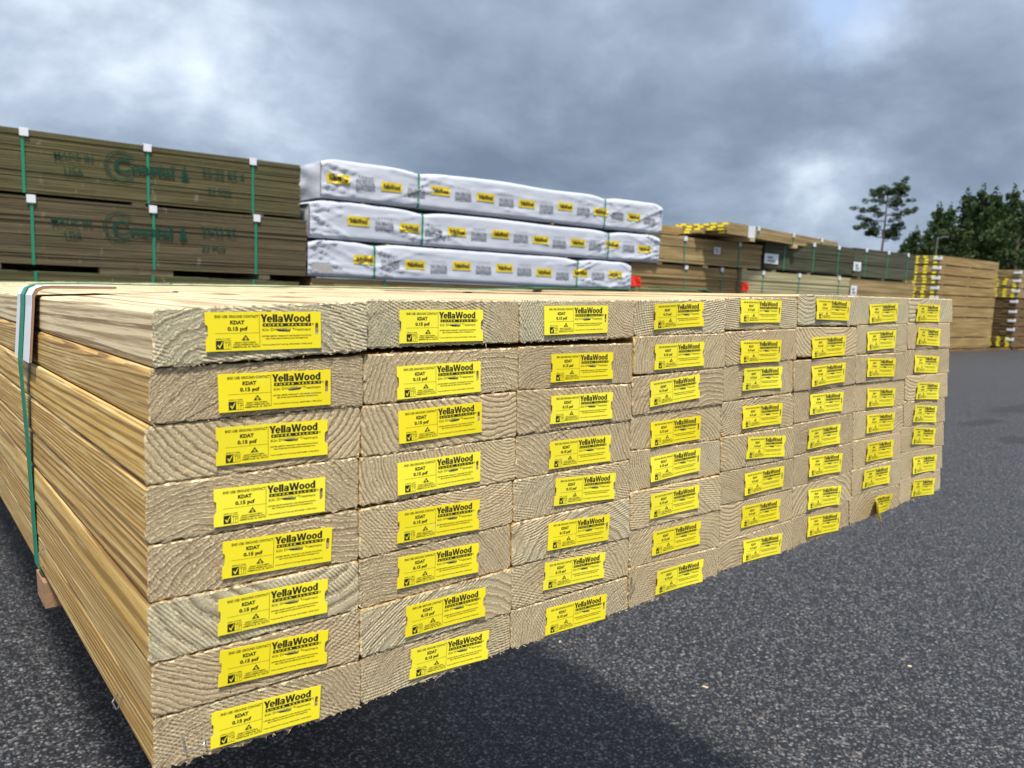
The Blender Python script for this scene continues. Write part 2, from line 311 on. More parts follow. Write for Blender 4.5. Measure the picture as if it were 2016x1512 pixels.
# ------------------------------------------------------------------ ground
gv = []; gf = []
mk('asphalt_yard', [(-150, -60, 0), (260, -60, 0), (260, 200, 0), (-150, 200, 0)], [(0, 1, 2, 3)], M_ASPH)
bpy.data.objects['asphalt_yard']['kind'] = 'structure'
m_, n = mat('field grass'); g = n.n('ShaderNodeNewGeometry').outputs['Position']
finish(n, n.mix(n.noise(g, .6, 5, .6), (.05, .085, .025), (.10, .13, .05)), .9)
fld = mk('grass_field', [(-900, -900, -.03), (1500, -900, -.03), (1500, 1500, -.03), (-900, 1500, -.03)], [(0, 1, 2, 3)], m_); fld['kind'] = 'structure'
BOARDS = [[1.0,2.9,141.2,-0.8,140.5,33.8,-0.7,37.9],
[-2.4,38.1,138.4,36.9,137.7,72.4,-4.0,71.6],
[-6.0,72.0,135.7,72.2,134.9,108.6,-7.7,107.8],
[-7.2,107.9,133.3,108.4,132.5,145.0,-8.9,143.8],
[-7.8,144.1,132.5,146.1,131.6,183.2,-9.6,179.9],
[-9.3,180.0,131.6,183.2,130.8,219.6,-11.1,218.0],
[-9.4,218.5,131.2,219.7,130.4,257.6,-11.1,252.9],
[-9.9,253.3,131.6,258.0,130.8,294.1,-11.6,287.3],
[141.3,-2.1,279.9,-0.4,280.0,33.7,140.5,32.5],
[138.5,36.4,279.0,37.2,279.2,72.5,137.7,72.4],
[135.7,72.7,277.0,73.1,277.2,110.7,134.9,109.5],
[133.3,109.3,276.1,110.6,276.3,146.9,132.5,144.6],
[132.4,146.4,273.6,146.5,273.7,183.5,131.6,183.4],
[131.6,183.6,271.6,183.8,271.7,221.3,130.8,220.7],
[131.2,220.8,271.7,221.3,271.8,259.5,130.4,256.9],
[131.6,257.2,271.3,259.4,271.4,292.5,130.8,292.9],
[279.9,-0.9,415.5,-0.7,416.6,34.2,280.0,33.7],
[279.0,36.7,415.3,38.8,416.5,76.6,279.2,72.7],
[277.0,72.5,414.4,76.5,415.5,110.9,277.2,109.7],
[276.1,110.2,414.8,111.5,416.0,148.6,276.3,146.9],
[273.6,146.5,414.5,148.4,415.6,184.7,273.7,183.3],
[271.6,182.9,414.9,184.6,416.1,223.8,271.7,220.6],
[271.7,220.6,415.4,223.7,416.5,261.0,271.8,258.2],
[271.3,258.5,415.1,261.9,416.1,295.3,271.4,292.9],
[415.5,-0.8,552.7,-0.9,554.8,34.2,416.5,32.8],
[415.2,32.7,554.8,34.2,556.8,70.0,416.3,68.8],
[414.2,70.1,553.3,69.8,555.5,108.4,415.4,107.3],
[414.7,107.2,552.9,108.2,555.1,146.1,415.7,140.2],
[414.3,140.0,553.3,145.9,555.4,182.6,415.5,179.8],
[414.8,179.6,555.4,183.5,557.6,221.6,415.9,217.8],
[415.2,217.7,555.8,221.3,558.1,262.4,416.3,254.4],
[414.9,254.1,554.5,261.7,556.2,292.4,416.1,294.8],
[552.6,-3.0,688.6,-2.2,691.6,33.1,554.6,31.2],
[554.7,32.6,688.4,33.0,691.4,68.6,556.8,68.9],
[553.3,68.7,685.0,68.3,688.1,106.3,555.4,105.7],
[552.8,106.3,689.2,107.0,692.5,146.2,554.9,143.2],
[553.1,143.0,692.5,146.2,695.6,184.4,555.3,180.9],
[555.3,180.9,695.6,184.4,698.7,221.7,557.4,217.8],
[555.6,217.5,696.5,221.4,699.5,258.8,557.9,258.7],
[554.3,258.0,698.4,258.6,701.5,296.1,556.1,290.7],
[688.3,-6.1,825.8,-4.0,829.9,32.8,691.3,29.4],
[688.2,30.7,826.3,34.8,830.2,71.0,691.1,65.7],
[685.1,69.4,826.4,70.9,830.3,106.8,688.1,106.0],
[689.2,106.1,827.7,106.6,831.8,144.4,692.3,144.0],
[692.3,144.0,829.2,144.1,833.3,181.9,695.4,181.8],
[695.4,181.8,832.0,181.8,836.2,221.0,698.5,220.1],
[696.3,219.8,832.3,220.4,836.4,258.7,699.4,257.1],
[698.3,256.9,831.1,257.8,834.7,291.5,701.4,294.8],
[825.8,-4.0,965.6,-1.6,970.5,34.3,829.8,32.3],
[826.0,32.2,964.4,34.1,969.6,72.5,830.0,68.7],
[826.3,69.8,965.1,72.3,970.2,110.4,830.3,106.8],
[827.7,106.6,967.2,110.2,972.1,147.1,831.7,143.3],
[829.1,143.1,967.5,146.7,972.5,183.9,833.1,180.2],
[831.8,180.1,964.8,183.0,969.8,220.7,836.0,219.1],
[832.1,218.5,968.2,220.5,973.1,257.7,835.9,254.6],
[830.7,253.7,970.0,257.2,974.2,289.3,834.7,291.5],
[965.6,-1.3,1104.4,0.5,1110.1,35.6,970.3,32.9],
[964.2,32.7,1101.3,35.4,1107.3,72.5,969.2,69.6],
[964.7,69.4,1105.5,72.4,1111.6,109.8,969.6,105.5],
[966.5,105.3,1102.6,109.3,1108.5,145.8,971.4,141.3],
[966.7,140.9,1099.5,145.1,1105.6,183.2,971.7,178.1],
[964.0,177.2,1102.0,182.9,1107.7,219.1,968.8,213.6],
[967.3,213.4,1102.3,218.4,1108.0,255.0,972.4,252.5],
[969.3,252.0,1100.8,254.0,1105.8,286.7,974.0,287.8]]
TAGS = [[67.4,17.7,0.5],[74.4,56.4,1.0],[71.7,90.2,1.7],[68.8,129.3,2.3],[72.8,164.6,3.5],[68.2,200.6,3.1],[67.3,236.0,5.2],[61.0,275.6,4.4],[204.3,18.1,0.6],[201.8,58.3,0.0],[202.2,90.6,-0.3],[200.9,129.4,0.5],[200.1,167.0,2.7],[199.6,202.2,3.1],[205.3,240.6,2.4],[209.2,277.1,4.5],[342.3,16.2,0.1],[350.4,57.2,1.3],[349.8,92.9,1.9],[349.4,132.2,2.0],[355.3,166.7,4.5],[347.9,204.6,4.2],[343.7,239.6,4.5],[346.7,280.8,3.7],[478.2,14.5,-1.2],[480.1,53.4,-0.1],[474.9,87.1,-2.0],[478.9,128.2,0.4],[479.6,161.8,-0.3],[479.1,199.1,1.2],[484.4,237.8,2.1],[489.6,278.9,3.1],[616.0,12.4,1.2],[617.0,55.6,1.3],[623.7,85.6,1.7],[626.2,126.9,1.6],[635.2,163.4,5.1],[634.5,201.4,1.0],[631.5,238.7,2.8],[636.3,279.2,4.3],[761.9,12.5,2.4],[757.3,56.2,-0.1],[758.7,89.8,-0.6],[760.8,124.8,1.6],[758.7,165.6,1.2],[764.8,201.4,3.3],[765.7,242.5,4.7],[768.8,277.4,4.9],[892.7,18.1,-1.1],[888.9,53.2,-0.2],[891.3,89.2,3.3],[898.0,129.6,3.7],[900.6,163.5,2.9],[902.4,201.1,2.6],[896.0,236.0,2.7],[904.4,276.6,2.5],[1022.8,19.9,1.7],[1027.8,53.5,3.8],[1027.5,92.4,4.3],[1035.3,131.2,4.9],[1032.1,164.2,6.3],[1032.8,196.6,7.2],[1040.5,238.7,4.1],[1041.6,273.5,6.3]]

# ------------------------------------------------------------------ the near bundle: frame O + u U + v V + w W (metres)
BO = Vector((0.10254, 0.48918, 1.08313)); BU = Vector((0.99899, 0.03711, 0.02543)); BV = Vector((0.02641, -0.02617, -0.99931)); BW = Vector((-0.03901, 0.99913, -0.01481))
BN = BU.cross(-BV).normalized()          # out of the end face, towards the viewer
def bp_(u, v, w_): return BO + BU * u + BV * v + BW * w_
BL_ = 4.88
ORD = ['topmost', 'second', 'third', 'fourth', 'fifth', 'sixth', 'seventh', 'lowest']
random.seed(11)

# ---- the end tag: outline, print and staple in millimetres, x right, y up, centre at 0,0
def bend_fn(kind):
    a, b, c = kind
    def z(x, y):
        s_ = (x - 9.5) / 37.5
        base = abs(s_) ** 1.8 * .7 * (a if s_ > 0 else b) + c * (y / 12) * s_
        dent = -1.0 * math.exp(-((x - 12) / 7) ** 2 - ((y - .6) / 1.3) ** 2)
        return base + dent * .3 + .75
    return z
def apply_bend(me, zf, off=0):
    for v in me.vertices:
        x, y, z = v.co; v.co = (x / 1000, y / 1000, (zf(x, y) + z + off) / 1000)
def tag_mesh(left, right, zf, name):
    L_, R_, T_, B_ = -37.5, 37.5, 12, -12
    o = [(L_, T_)]
    o = [(L_, B_), (R_, B_)]
    if right == 'bite':
        o += [(R_, -4.4), (R_ - .6, -4.2), (R_ - 1.9, -3.2), (R_ - 2.1, -2), (R_ - 2.1, 2), (R_ - 1.9, 3.2), (R_ - .6, 4.3), (R_, 4.5)]
    o += [(R_, T_), (L_, T_)]
    if left == 'notch': o += [(L_, 4.6), (L_ + 1.2, 3.8), (L_ + 1.5, 3.0), (L_ + 1.5, -2.6), (L_ + 1.2, -3.4), (L_, -4.2)]
    loops = [[Vector((x, y, 0)) for x, y in o]]
    if right == 'slot':
        sl_ = []
        for k in range(16):
            q = 2 * math.pi * k / 16; sl_.append(Vector((34.6 + 1.15 * math.cos(q), .8 + 1.15 * math.sin(q) + (2.8 if math.sin(q) > 0 else -2.8), 0)))
        loops.append(sl_[::-1])
    tris = tessellate_polygon(loops); pts = [p for l in loops for p in l]
    bm = bmesh.new(); vs = [bm.verts.new(p) for p in pts]
    for t in tris:
        try: bm.faces.new([vs[i] for i in t])
        except ValueError: pass
    for x in range(-36, 37, 3): bmesh.ops.bisect_plane(bm, geom=bm.verts[:] + bm.edges[:] + bm.faces[:], plane_co=(x + .01, 0, 0), plane_no=(1, 0, 0))
    for y in (-8, -4, -1, .6, 2.2, 5, 8): bmesh.ops.bisect_plane(bm, geom=bm.verts[:] + bm.edges[:] + bm.faces[:], plane_co=(0, y + .01, 0), plane_no=(0, 1, 0))
    bmesh.ops.recalc_face_normals(bm, faces=bm.faces[:])
    if sum(f.normal.z for f in bm.faces) < 0: bmesh.ops.reverse_faces(bm, faces=bm.faces[:])
    r = bmesh.ops.extrude_face_region(bm, geom=bm.faces[:])
    for v in [e for e in r['geom'] if isinstance(e, bmesh.types.BMVert)]: v.co.z += .35
    bmesh.ops.recalc_face_normals(bm, faces=bm.faces[:])
    me = bpy.data.meshes.new(name); bm.to_mesh(me); bm.free(); apply_bend(me, zf); me.materials.append(M_YEL)
    return me

def text_tris(body, bold=0, res=2, space=1.0):
    cu = bpy.data.curves.new('t', 'FONT'); cu.body = body; cu.size = 1; cu.offset = bold; cu.resolution_u = res; cu.space_character = space; cu.fill_mode = 'FRONT'
    o = bpy.data.objects.new('t', cu); COL.objects.link(o)
    dg = bpy.context.evaluated_depsgraph_get(); me = bpy.data.meshes.new_from_object(o.evaluated_get(dg))
    v = np.array([x.co[:2] for x in me.vertices]); f = [tuple(p.vertices) for p in me.polygons]
    bpy.data.objects.remove(o); bpy.data.curves.remove(cu); bpy.data.meshes.remove(me)
    return v, f
def fit_text(mb, body, x0, x1, ytop, cap, z, mi=0, bold=0, space=1.0, res=2):
    """cap = height of the whole glyph box above the baseline of an H in this size"""
    v, f = text_tris(body, bold, res, space)
    sx = (x1 - x0) / (v[:, 0].max() - v[:, 0].min()); capu = .729 + 2 * bold if True else 1
    sy = cap / capu
    X = x0 + (v[:, 0] - v[:, 0].min()) * sx; Y = ytop - cap + (v[:, 1] + bold) * sy
    mb.add([(a, b, z) for a, b in zip(X, Y)], f, mi)
def rect(mb, x0, y0, x1, y1, z, mi=0, seg=1):
    vs = []; fs = []
    for i in range(seg + 1):
        x = x0 + (x1 - x0) * i / seg; vs += [(x, y0, z), (x, y1, z)]
    for i in range(seg): fs.append((2 * i, 2 * i + 2, 2 * i + 3, 2 * i + 1))
    mb.add(vs, fs, mi)
def wordmark(mb, x0, x1, yb, cap, z, mi=0, seg=3):
    """heavy condensed YellaWood lettering cut from polygons"""
    P = []
    def ring(cx, cy, R1, R2, r1, r2, a0=0, a1=360, k=20):
        vs = []; fs = []
        for i in range(k + 1):
            q = math.radians(a0 + (a1 - a0) * i / k); vs += [(cx + R1 * math.cos(q), cy + R2 * math.sin(q)), (cx + r1 * math.cos(q), cy + r2 * math.sin(q))]
        for i in range(k): fs.append((2 * i, 2 * i + 2, 2 * i + 3, 2 * i + 1))
        return vs, fs
    R4 = lambda a, b_, c, d_: ([(a, b_), (c, b_), (c, d_), (a, d_)], [(0, 1, 2, 3)])
    Gs = {'Y': ([([(0, 10), (3, 4), (6.1, 4), (4.6, 6.2), (3.2, 10)], [(0, 1, 3, 4), (1, 2, 3)]), ([(6, 10), (4.6, 6.2), (6.1, 4), (9.1, 10)], [(0, 1, 2, 3)]), R4(3, 0, 6.1, 4)], 8.1),
          'e': ([ring(3.7, 3.65, 3.7, 3.75, 1.05, 2.05, 0, 322), R4(1, 3.05, 7.35, 4.4)], 7.75), 'l': ([R4(0, 0, 2.9, 10)], 3.35),
          'a': ([R4(4.3, 0, 7.1, 5.2), ring(3.65, 4.75, 3.5, 2.65, .8, 1.1, 0, 168, 12), ring(3.0, 2.15, 3.0, 2.3, .75, .85)], 7.45),
          'W': ([([(0, 10), (2.5, 0), (5.6, 0), (4.3, 3.8), (3, 10)], [(0, 1, 3, 4), (1, 2, 3)]), ([(5.6, 0), (7.1, 6), (8.6, 0), (9.9, 3.8), (8.4, 10), (5.8, 10), (4.3, 3.8)], [(0, 1, 5, 6), (1, 2, 3, 4), (1, 4, 5)]), ([(8.6, 0), (11.6, 0), (14.1, 10), (11.2, 10), (9.9, 3.8)], [(0, 1, 2, 3, 4)])], 14.0),
          'o': ([ring(3.8, 3.65, 3.8, 3.75, 1.05, 2.0)], 7.95), 'd': ([ring(3.4, 3.65, 3.4, 3.75, 1.0, 2.0), R4(4.3, 0, 7.2, 10)], 7.3)}
    tw = sum(Gs[ch][1] for ch in 'YellaWood'); s_ = (x1 - x0) / tw; x = 0
    for ch in 'YellaWood':
        for vs, fs in Gs[ch][0]: mb.add([(x0 + (x + a) * s_, yb + b_ * cap / 10, z) for a, b_ in vs], fs, mi)
        x += Gs[ch][1]
def tag_print():
    m = MB(); X = lambda x: x - 37.5; Y = lambda y: 12 - y; z = .45
    fit_text(m, "END USE: GROUND CONTACT", X(5.7), X(33), Y(1.8), 1.75, z, bold=.022)
    fit_text(m, "KDAT", X(15.1), X(24), Y(5.0), 2.6, z, bold=.05)
    fit_text(m, "0.15 pcf", X(13.4), X(26), Y(8.9), 2.6, z, bold=.045)
    rect(m, X(5.7), Y(13.1), X(33.4), Y(12.95), z, seg=8); rect(m, X(33.4), Y(22), X(33.65), Y(1.5), z)
    fit_text(m, "AWPA U1 UC4A", X(6), X(15), Y(16), .85, z, bold=.02)
    rect(m, X(6), Y(22.8), X(10.7), Y(17.5), z, seg=2)
    m.add([(X(a), Y(b), z + .08) for a, b in ((6.9, 20.3), (7.5, 19.8), (8.1, 21), (10.0, 18.1), (10.3, 18.3), (8.3, 22.2))], [(0, 5, 2, 1), (2, 5, 4, 3)], 1)
    for a in ((10.7, 17.5, 15.3, 17.7), (10.7, 22.6, 15.3, 22.8), (15.1, 17.5, 15.3, 22.8)): rect(m, X(a[0]), Y(a[3]), X(a[2]), Y(a[1]), z, seg=2)
    fit_text(m, "TP", X(11.3), X(14.8), Y(18.2), 4.0, z, bold=-.012)
    m.add([(X(24.6), Y(14.1), z), (X(21.9), Y(17.6), z), (X(27), Y(17.6), z)], [(0, 1, 2)])
    fit_text(m, "S", X(23.7), X(25.4), Y(15.5), 1.8, z + .08, 1, bold=.02)
    fit_text(m, "GREAT SOUTHERN", X(17.3), X(30.8), Y(18.4), .95, z, bold=.02)
    fit_text(m, "WOOD PRESERVING, INC.", X(16.6), X(32.8), Y(19.7), .95, z, bold=.02)
    fit_text(m, "ABBEVILLE, AL 36310", X(16.1), X(33), Y(21), 1.1, z, bold=.02)
    wordmark(m, X(34.3), X(67.7), Y(6.5), 5.0, z)
    rect(m, X(35.6), Y(9.2), X(68.1), Y(7.2), z, seg=10)
    fit_text(m, "SUPER SELECT", X(36.6), X(67.2), Y(7.65), 1.15, z + .08, 1, bold=.03, space=1.9)
    m.tube([(X(69.2 + .55 * math.cos(q)), Y(8.0 + .55 * math.sin(q)), z) for q in [k * math.pi / 5 for k in range(11)]], .12, 3)
    fit_text(m, "Kiln Dried After Treatment", X(35.4), X(67.8), Y(10.3), 1.85, z, bold=.004)
    fit_text(m, "LIFETIME LIMITED WARRANTY. ASK DEALER FOR DETAILS.", X(34.8), X(68.3), Y(14.8), .95, z, bold=.02, res=1)
    fit_text(m, "SEE OTHER SIDE FOR IMPORTANT INFORMATION.", X(37.5), X(66), Y(16.4), .95, z, bold=.02, res=1)
    fit_text(m, "Treated using MicroPro\u00ae Technology / MICRONIZED COPPER AZOLE", X(34.8), X(68.6), Y(20.2), .95, z, bold=.015, res=1)
    return m
PRINT = tag_print()
M_YINK = plain('yellow knocked out of the print', (.86, .74, .018), .42, .05, 30)
kinds = [((.6, .5, .1), 'notch', 'slot'), ((1.2, .9, -.2), 'notch', 'bite'), ((1.0, .4, .3), None, 'slot'), ((2.6, .8, .5), 'notch', 'slot'),
         ((1.8, 1.8, -.4), 'notch', 'bite'), ((4.2, 1.2, .6), 'notch', 'slot'), ((1.5, 20.0, 3.0), None, 'slot')]
TAGM = []
for i, (k, l, r) in enumerate(kinds):
    zf = bend_fn(k); tm = tag_mesh(l, r, zf, 'end_tag')
    pm = bpy.data.meshes.new('print'); pm.from_pydata(PRINT.v, [], PRINT.f); pm.polygons.foreach_set('material_index', PRINT.mi)
    pm.materials.append(M_INK_SHADE); pm.materials.append(M_YINK); apply_bend(pm, zf)
    sm = MB(); a0 = random.uniform(-.25, .1)
    ca, sa = math.cos(a0), math.sin(a0); z0 = zf(12, .6)
    P_ = lambda x, z: ((12 + x * ca) / 1000, (.6 + x * sa) / 1000, (z0 + z) / 1000)
    sm.tube([P_(-4.6, -1.5), P_(-4.5, .3), P_(-3.8, .75), P_(3.8, .75), P_(4.5, .3), P_(4.6, -1.5)], .00042, 6, 0)
    # shade in the torn dent at the staple, put on as a flat black shape
    vs = []; 
    for q in range(14):
        t = 2 * math.pi * q / 14; r_ = 1 + .25 * math.sin(3 * t + i)
        vs.append(((12 + 5.2 * math.cos(t) * ca) / 1000, (.1 + .95 * math.sin(t) * r_ + 5.2 * math.cos(t) * sa) / 1000, (z0 + .5) / 1000))
    sm.add(vs, [tuple(range(14))], 1)
    st = bpy.data.meshes.new('staple'); st.from_pydata(sm.v, [], sm.f); st.materials.append(M_WIRE); st.materials.append(M_INK_SHADE); st.polygons.foreach_set('material_index', sm.mi)
    TAGM.append((tm, pm, st))

def board_mesh(q, c, r, w0):
    """q = quad corners TL TR BR BL in mm on the end plane; returns mesh verts relative to BL corner"""
    P = [Vector((q[2 * i] / 1000, q[2 * i + 1] / 1000)) for i in range(4)]
    # shrink a touch so neighbours never share a face
    ctr = sum(P, Vector((0, 0))) / 4
    P = [p + Vector((.00035 if p.x < ctr.x else -.00035, .00035 if p.y < ctr.y else -.00035)) for p in P]
    ring = []; rag = []
    cnt = (54, 14, 54, 14)
    rad = .0026
    for s_ in range(4):
        a, b = P[s_], P[(s_ + 1) % 4]; n_ = cnt[s_]
        for k in range(n_):
            t = k / n_; p = a.lerp(b, t)
            # eased corners
            L1 = (b - a).length; dd = min(t * L1, (1 - t) * L1)
            if dd < rad: p = p + (ctr - p).normalized() * (rad - dd) * .5
            ring.append(p); rag.append(s_)
    n_ = len(ring); origin = bp_(P[3].x, P[3].y, w0)
    V = []; F = []; MI = []
    bot = 1.0 if r < 7 else 2.0
    for lev in range(4):
        for k, p in enumerate(ring):
            out = (p - ctr); ed = rag[k]
            nx = Vector((0, -1)) if ed == 0 else Vector((1, 0)) if ed == 1 else Vector((0, 1)) if ed == 2 else Vector((-1, 0))
            jn = (random.random() ** 3)
            amp = (.0011 if ed == 2 else .0006 if ed == 0 else .0005) * (bot if ed == 2 else 1)
            if lev == 0: pp = p - nx * (.0009 + .0006 * random.random()) + nx * amp * jn; ww = random.uniform(-.0002, .0002)
            elif lev == 1: pp = p + nx * amp * (jn * 1.4 - .25); ww = .0006 + random.uniform(-.0005, .0006)
            elif lev == 2: pp = p.copy(); ww = .005
            else: pp = p.copy(); ww = BL_ + hash((c, r)) % 7 * .003
            V.append(bp_(pp.x, pp.y, w0 + ww) - origin)
    for lev in range(3):
        for k in range(n_):
            k2 = (k + 1) % n_
            F.append((lev * n_ + k, (lev + 1) * n_ + k, (lev + 1) * n_ + k2, lev * n_ + k2)); MI.append((2 if (rag[k] == 0 and random.random() < .13) or random.random() < .05 else 0) if lev == 0 else 1)
    F.append(tuple(range(n_))); MI.append(0)
    F.append(tuple(3 * n_ + k for k in range(n_))[::-1]); MI.append(0)
    nb = len(V)
    # splinters and fuzz left by the saw along the edges
    for _ in range(46 if r == 7 else 26):
        k = random.randrange(n_)
        if rag[k] in (1, 3) and random.random() < .6: continue
        p = ring[k]; nx = Vector((0, -1)) if rag[k] == 0 else Vector((1, 0)) if rag[k] == 1 else Vector((0, 1)) if rag[k] == 2 else Vector((-1, 0))
        ln = random.uniform(.0008, .0026) * (3.0 if random.random() < .06 else 1)
        a = bp_(p.x, p.y, w0 + .0006) - origin; tx = Vector((nx.y, -nx.x)) * random.uniform(-1, 1)
        e = bp_(p.x + (nx.x * .5 + tx.x) * ln, p.y + (nx.y * .5 + tx.y) * ln, w0 - random.uniform(.0002, .0022)) - origin
        sd = (e - a).cross(BN).normalized() * random.uniform(.00014, .00032)
        m0 = len(V); V += [a - sd, a + sd, e, a + BW * .0008]; F += [(m0, m0 + 1, m0 + 2), (m0, m0 + 2, m0 + 3), (m0 + 1, m0 + 3, m0 + 2)]; MI += [2] * 3
    me = bpy.data.meshes.new('lumber_board'); me.from_pydata([tuple(v) for v in V], [], F)
    for m_ in (M_END, M_FACE, M_FIB): me.materials.append(m_)
    me.polygons.foreach_set('material_index', MI)
    # growth-ring space
    rc = random.Random(c * 37 + r * 101 + 5)
    cx = ctr.x + rc.uniform(-.055, .055) * (2.2 if rc.random() < .35 else 1); cy = ctr.y + (1 if rc.random() < .62 else -1) * rc.uniform(.028, .11)
    if (c, r) == (7, 0): cx, cy = ctr.x - .05, ctr.y - .075
    if (c, r) == (0, 0): cx, cy = ctr.x - .005, ctr.y + .085
    if (c, r) == (1, 0): cx, cy = ctr.x - .01, ctr.y + .05
    if (c, r) == (2, 0): cx, cy = ctr.x + .09, ctr.y - .09
    dx, dy = rc.uniform(-.003, .003), rc.uniform(-.003, .003)
    at = me.attributes.new('ring', 'FLOAT_VECTOR', 'POINT'); arr = np.empty((len(V), 3))
    for i, v in enumerate(V):
        g_ = v + origin - BO; ww = g_.dot(BW); arr[i] = (g_.dot(BU) - cx + dx * ww, g_.dot(BV) - cy + dy * ww, ww)
    at.data.foreach_set('vector', arr.ravel())
    tint = rc.random() * .45; per = rc.choice((.0021, .0024, .0028, .0032, .0037, .0044)); ang = rc.uniform(.5, 1.5) * rc.choice((-1, 1))
    if (c, r) == (0, 5): tint, per = .69, .009
    if (c, r) == (0, 0): tint, per = .95, .0055
    if c == 0 and 0 < r < 5: tint = rc.random() * .35
    if (c, r) == (1, 6): tint, per = .69, .007
    if (c, r) == (2, 5): tint, per = .69, .008
    if (c, r) == (5, 6): per = .006
    if (c, r) == (7, 0): per, tint = .0058, .5
    if r == 0: tint = max(tint, .75)
    at2 = me.attributes.new('brd', 'FLOAT_VECTOR', 'POINT'); at2.data.foreach_set('vector', np.tile((tint, per, ang), (len(V), 1)).ravel())
    return me, origin, ctr

COLN = ['in the leftmost column of the near bundle', 'in the second column from the left', 'in the third column from the left', 'in the fourth column from the left',
        'in the fifth column from the left', 'in the sixth column from the left', 'in the seventh column from the left', 'in the rightmost column of the near bundle']
for i, q in enumerate(BOARDS):
    c, r = divmod(i, 8)
    w0 = random.Random(i * 13 + 1).uniform(-.0009, .0009)
    if r == 0 and c == 0: w0 = -.003
    me, org, ctr = board_mesh(q, c, r, w0)
    b = bpy.data.objects.new('lumber_board', me); COL.objects.link(b); b.location = org
    extra = {(0, 7): ', bent staple by its tag', (6, 7): ', its yellow tag curled up', (0, 0): ''}.get((c, r), '')
    tag(b, f'{ORD[r]} pine board {COLN[c]}{extra}', 'lumber board', 'pine boards of the near bundle')
    tx, ty, ta = TAGS[i]
    rr = random.Random(i * 7 + 3)
    kx = rr.choice((0, 1, 2, 0, 1)) if c < 3 else rr.choice((1, 3, 4)) if c < 5 else rr.choice((3, 4, 5))
    kx = {(0, 0): 0, (0, 1): 2, (0, 5): 1, (0, 6): 1, (0, 7): 0, (1, 0): 1, (6, 7): 6}.get((c, r), kx)
    tm, pm, st = TAGM[kx]
    an = math.radians(-ta)
    X_ = BU * math.cos(an) - BV * math.sin(an); Y_ = (BN.cross(X_)).normalized(); X_ = Y_.cross(BN).normalized()
    tl = bp_(tx / 1000, ty / 1000, w0) - org
    Mx = Matrix(((X_.x, Y_.x, BN.x, tl.x), (X_.y, Y_.y, BN.y, tl.y), (X_.z, Y_.z, BN.z, tl.z), (0, 0, 0, 1)))
    t = bpy.data.objects.new('end_tag', tm); COL.objects.link(t); t.parent = b; t.matrix_local = Mx
    if kx == 6: t['label'] = 'tag curled away from the wood at its left end'
    p = bpy.data.objects.new('print', pm); COL.objects.link(p); p.parent = t
    s = bpy.data.objects.new('staple', st); COL.objects.link(s); s.parent = t

def loose_staple(u, v, w_, ax, ay, az, s_=1.0, host=None):
    """bent wire staple; ax, ay = directions of crown and legs"""
    p = bp_(u, v, w_); m = MB()
    a, b_, n_ = Vector(ax).normalized(), Vector(ay).normalized(), Vector(az).normalized()
    pts = [(-.006, .010, -.001), (-.0062, .001, .003), (-.005, 0, .0035), (.005, 0, .0035), (.0062, .0015, .002), (.0066, .006, -.001)]
    m.tube([(a * x + b_ * y + n_ * z) * s_ for x, y, z in pts], .00045, 6)
    o = m.build('wire_staple', M_WIRE, None, p); return o
BYC = {}
lb = [o for o in bpy.data.objects if o.name.startswith('lumber_board')]
def attach(o, c, r):
    host = [b for b in lb if b['label'].startswith(ORD[r]) and COLN[c] in b['label']][0]
    o.parent = host; o.location = o.location - host.location
attach(loose_staple(.012, .278, -.003, BU, -BV, BN), 0, 7)
attach(loose_staple(.197, .2885, -.003, BU + BV * -.35, BV, BN, .9), 1, 7)
attach(loose_staple(.413, .265, -.003, BV * -1, BU, BN, 1.0), 2, 7)
attach(loose_staple(-.0105, .281, .085, BW, -BV, -BU, 1.2), 0, 7)
attach(loose_staple(-.0105, .268, .40, BV * -1, BW, -BU, 1.5), 0, 7)

# ---- strapping of the near bundle
tops = [(BOARDS[c * 8][0], BOARDS[c * 8][1]) for c in range(8)]
def strap_loop(w0, wid, label):
    """closed green band round the bundle, lying 2 mm off the timber, with its seals"""
    e = empty('green_strap', bp_(0, .15, w0), label, 'strap', 'straps round the near bundle')
    pts = [(-.0040, -.0045), (-.0070, .002), (-.0076, .012), (-.0133, .069), (-.0118, .15), (-.0112, .288), (-.008, .2955), (.02, .2985), (1.10, .2985), (1.128, .29), (1.128, .02), (1.123, -.003), (1.10, -.0075), (.96, -.0075), (.70, -.0085), (.56, -.0055), (.10, -.0080), (.05, -.0090), (.012, -.0086), (.003, -.0080)]
    V = []; F = []; n_ = len(pts); base = bp_(0, .15, w0)
    for (u, v) in pts:
        cu = Vector((u - .56, v - .15)); nrm = Vector((0, -1)) if v < 0 else Vector((0, 1)) if v > .294 else Vector((-1, 0)) if u < .1 else Vector((1, 0))
        for dw in (-wid / 2, wid / 2):
            for k in (0, .0011): V.append(bp_(u + nrm.x * k, v + nrm.y * k, w0 + dw) - base)
    for i in range(n_):
        j = (i + 1) % n_; a, b_ = 4 * i, 4 * j
        F += [(a + 1, b_ + 1, b_ + 3, a + 3), (a, a + 2, b_ + 2, b_), (a, b_, b_ + 1, a + 1), (a + 2, a + 3, b_ + 3, b_ + 2)]
    mk('band', V, F, M_STRAP, None, e)
    return e
s1 = strap_loop(.452, .022, 'green plastic strap over the white corner protector, nearest the tagged board ends')
m = MB()
for u in (.50, .66, .82, .97):
    a = bp_(u, -.0105, .435) - s1.location
    vs = [a, a + BU * .012, a + BU * .012 + BW * .034, a + BW * .034]; vs += [x - BV * .0014 for x in vs]
    me_ = MB().add(vs, [(0, 3, 2, 1), (4, 5, 6, 7), (0, 1, 5, 4), (1, 2, 6, 5), (2, 3, 7, 6), (3, 0, 4, 7)])
    me_.build('seal', M_STRAPD, s1)
s2 = strap_loop(2.45, .030, 'green plastic strap farther along the near bundle, behind the first')
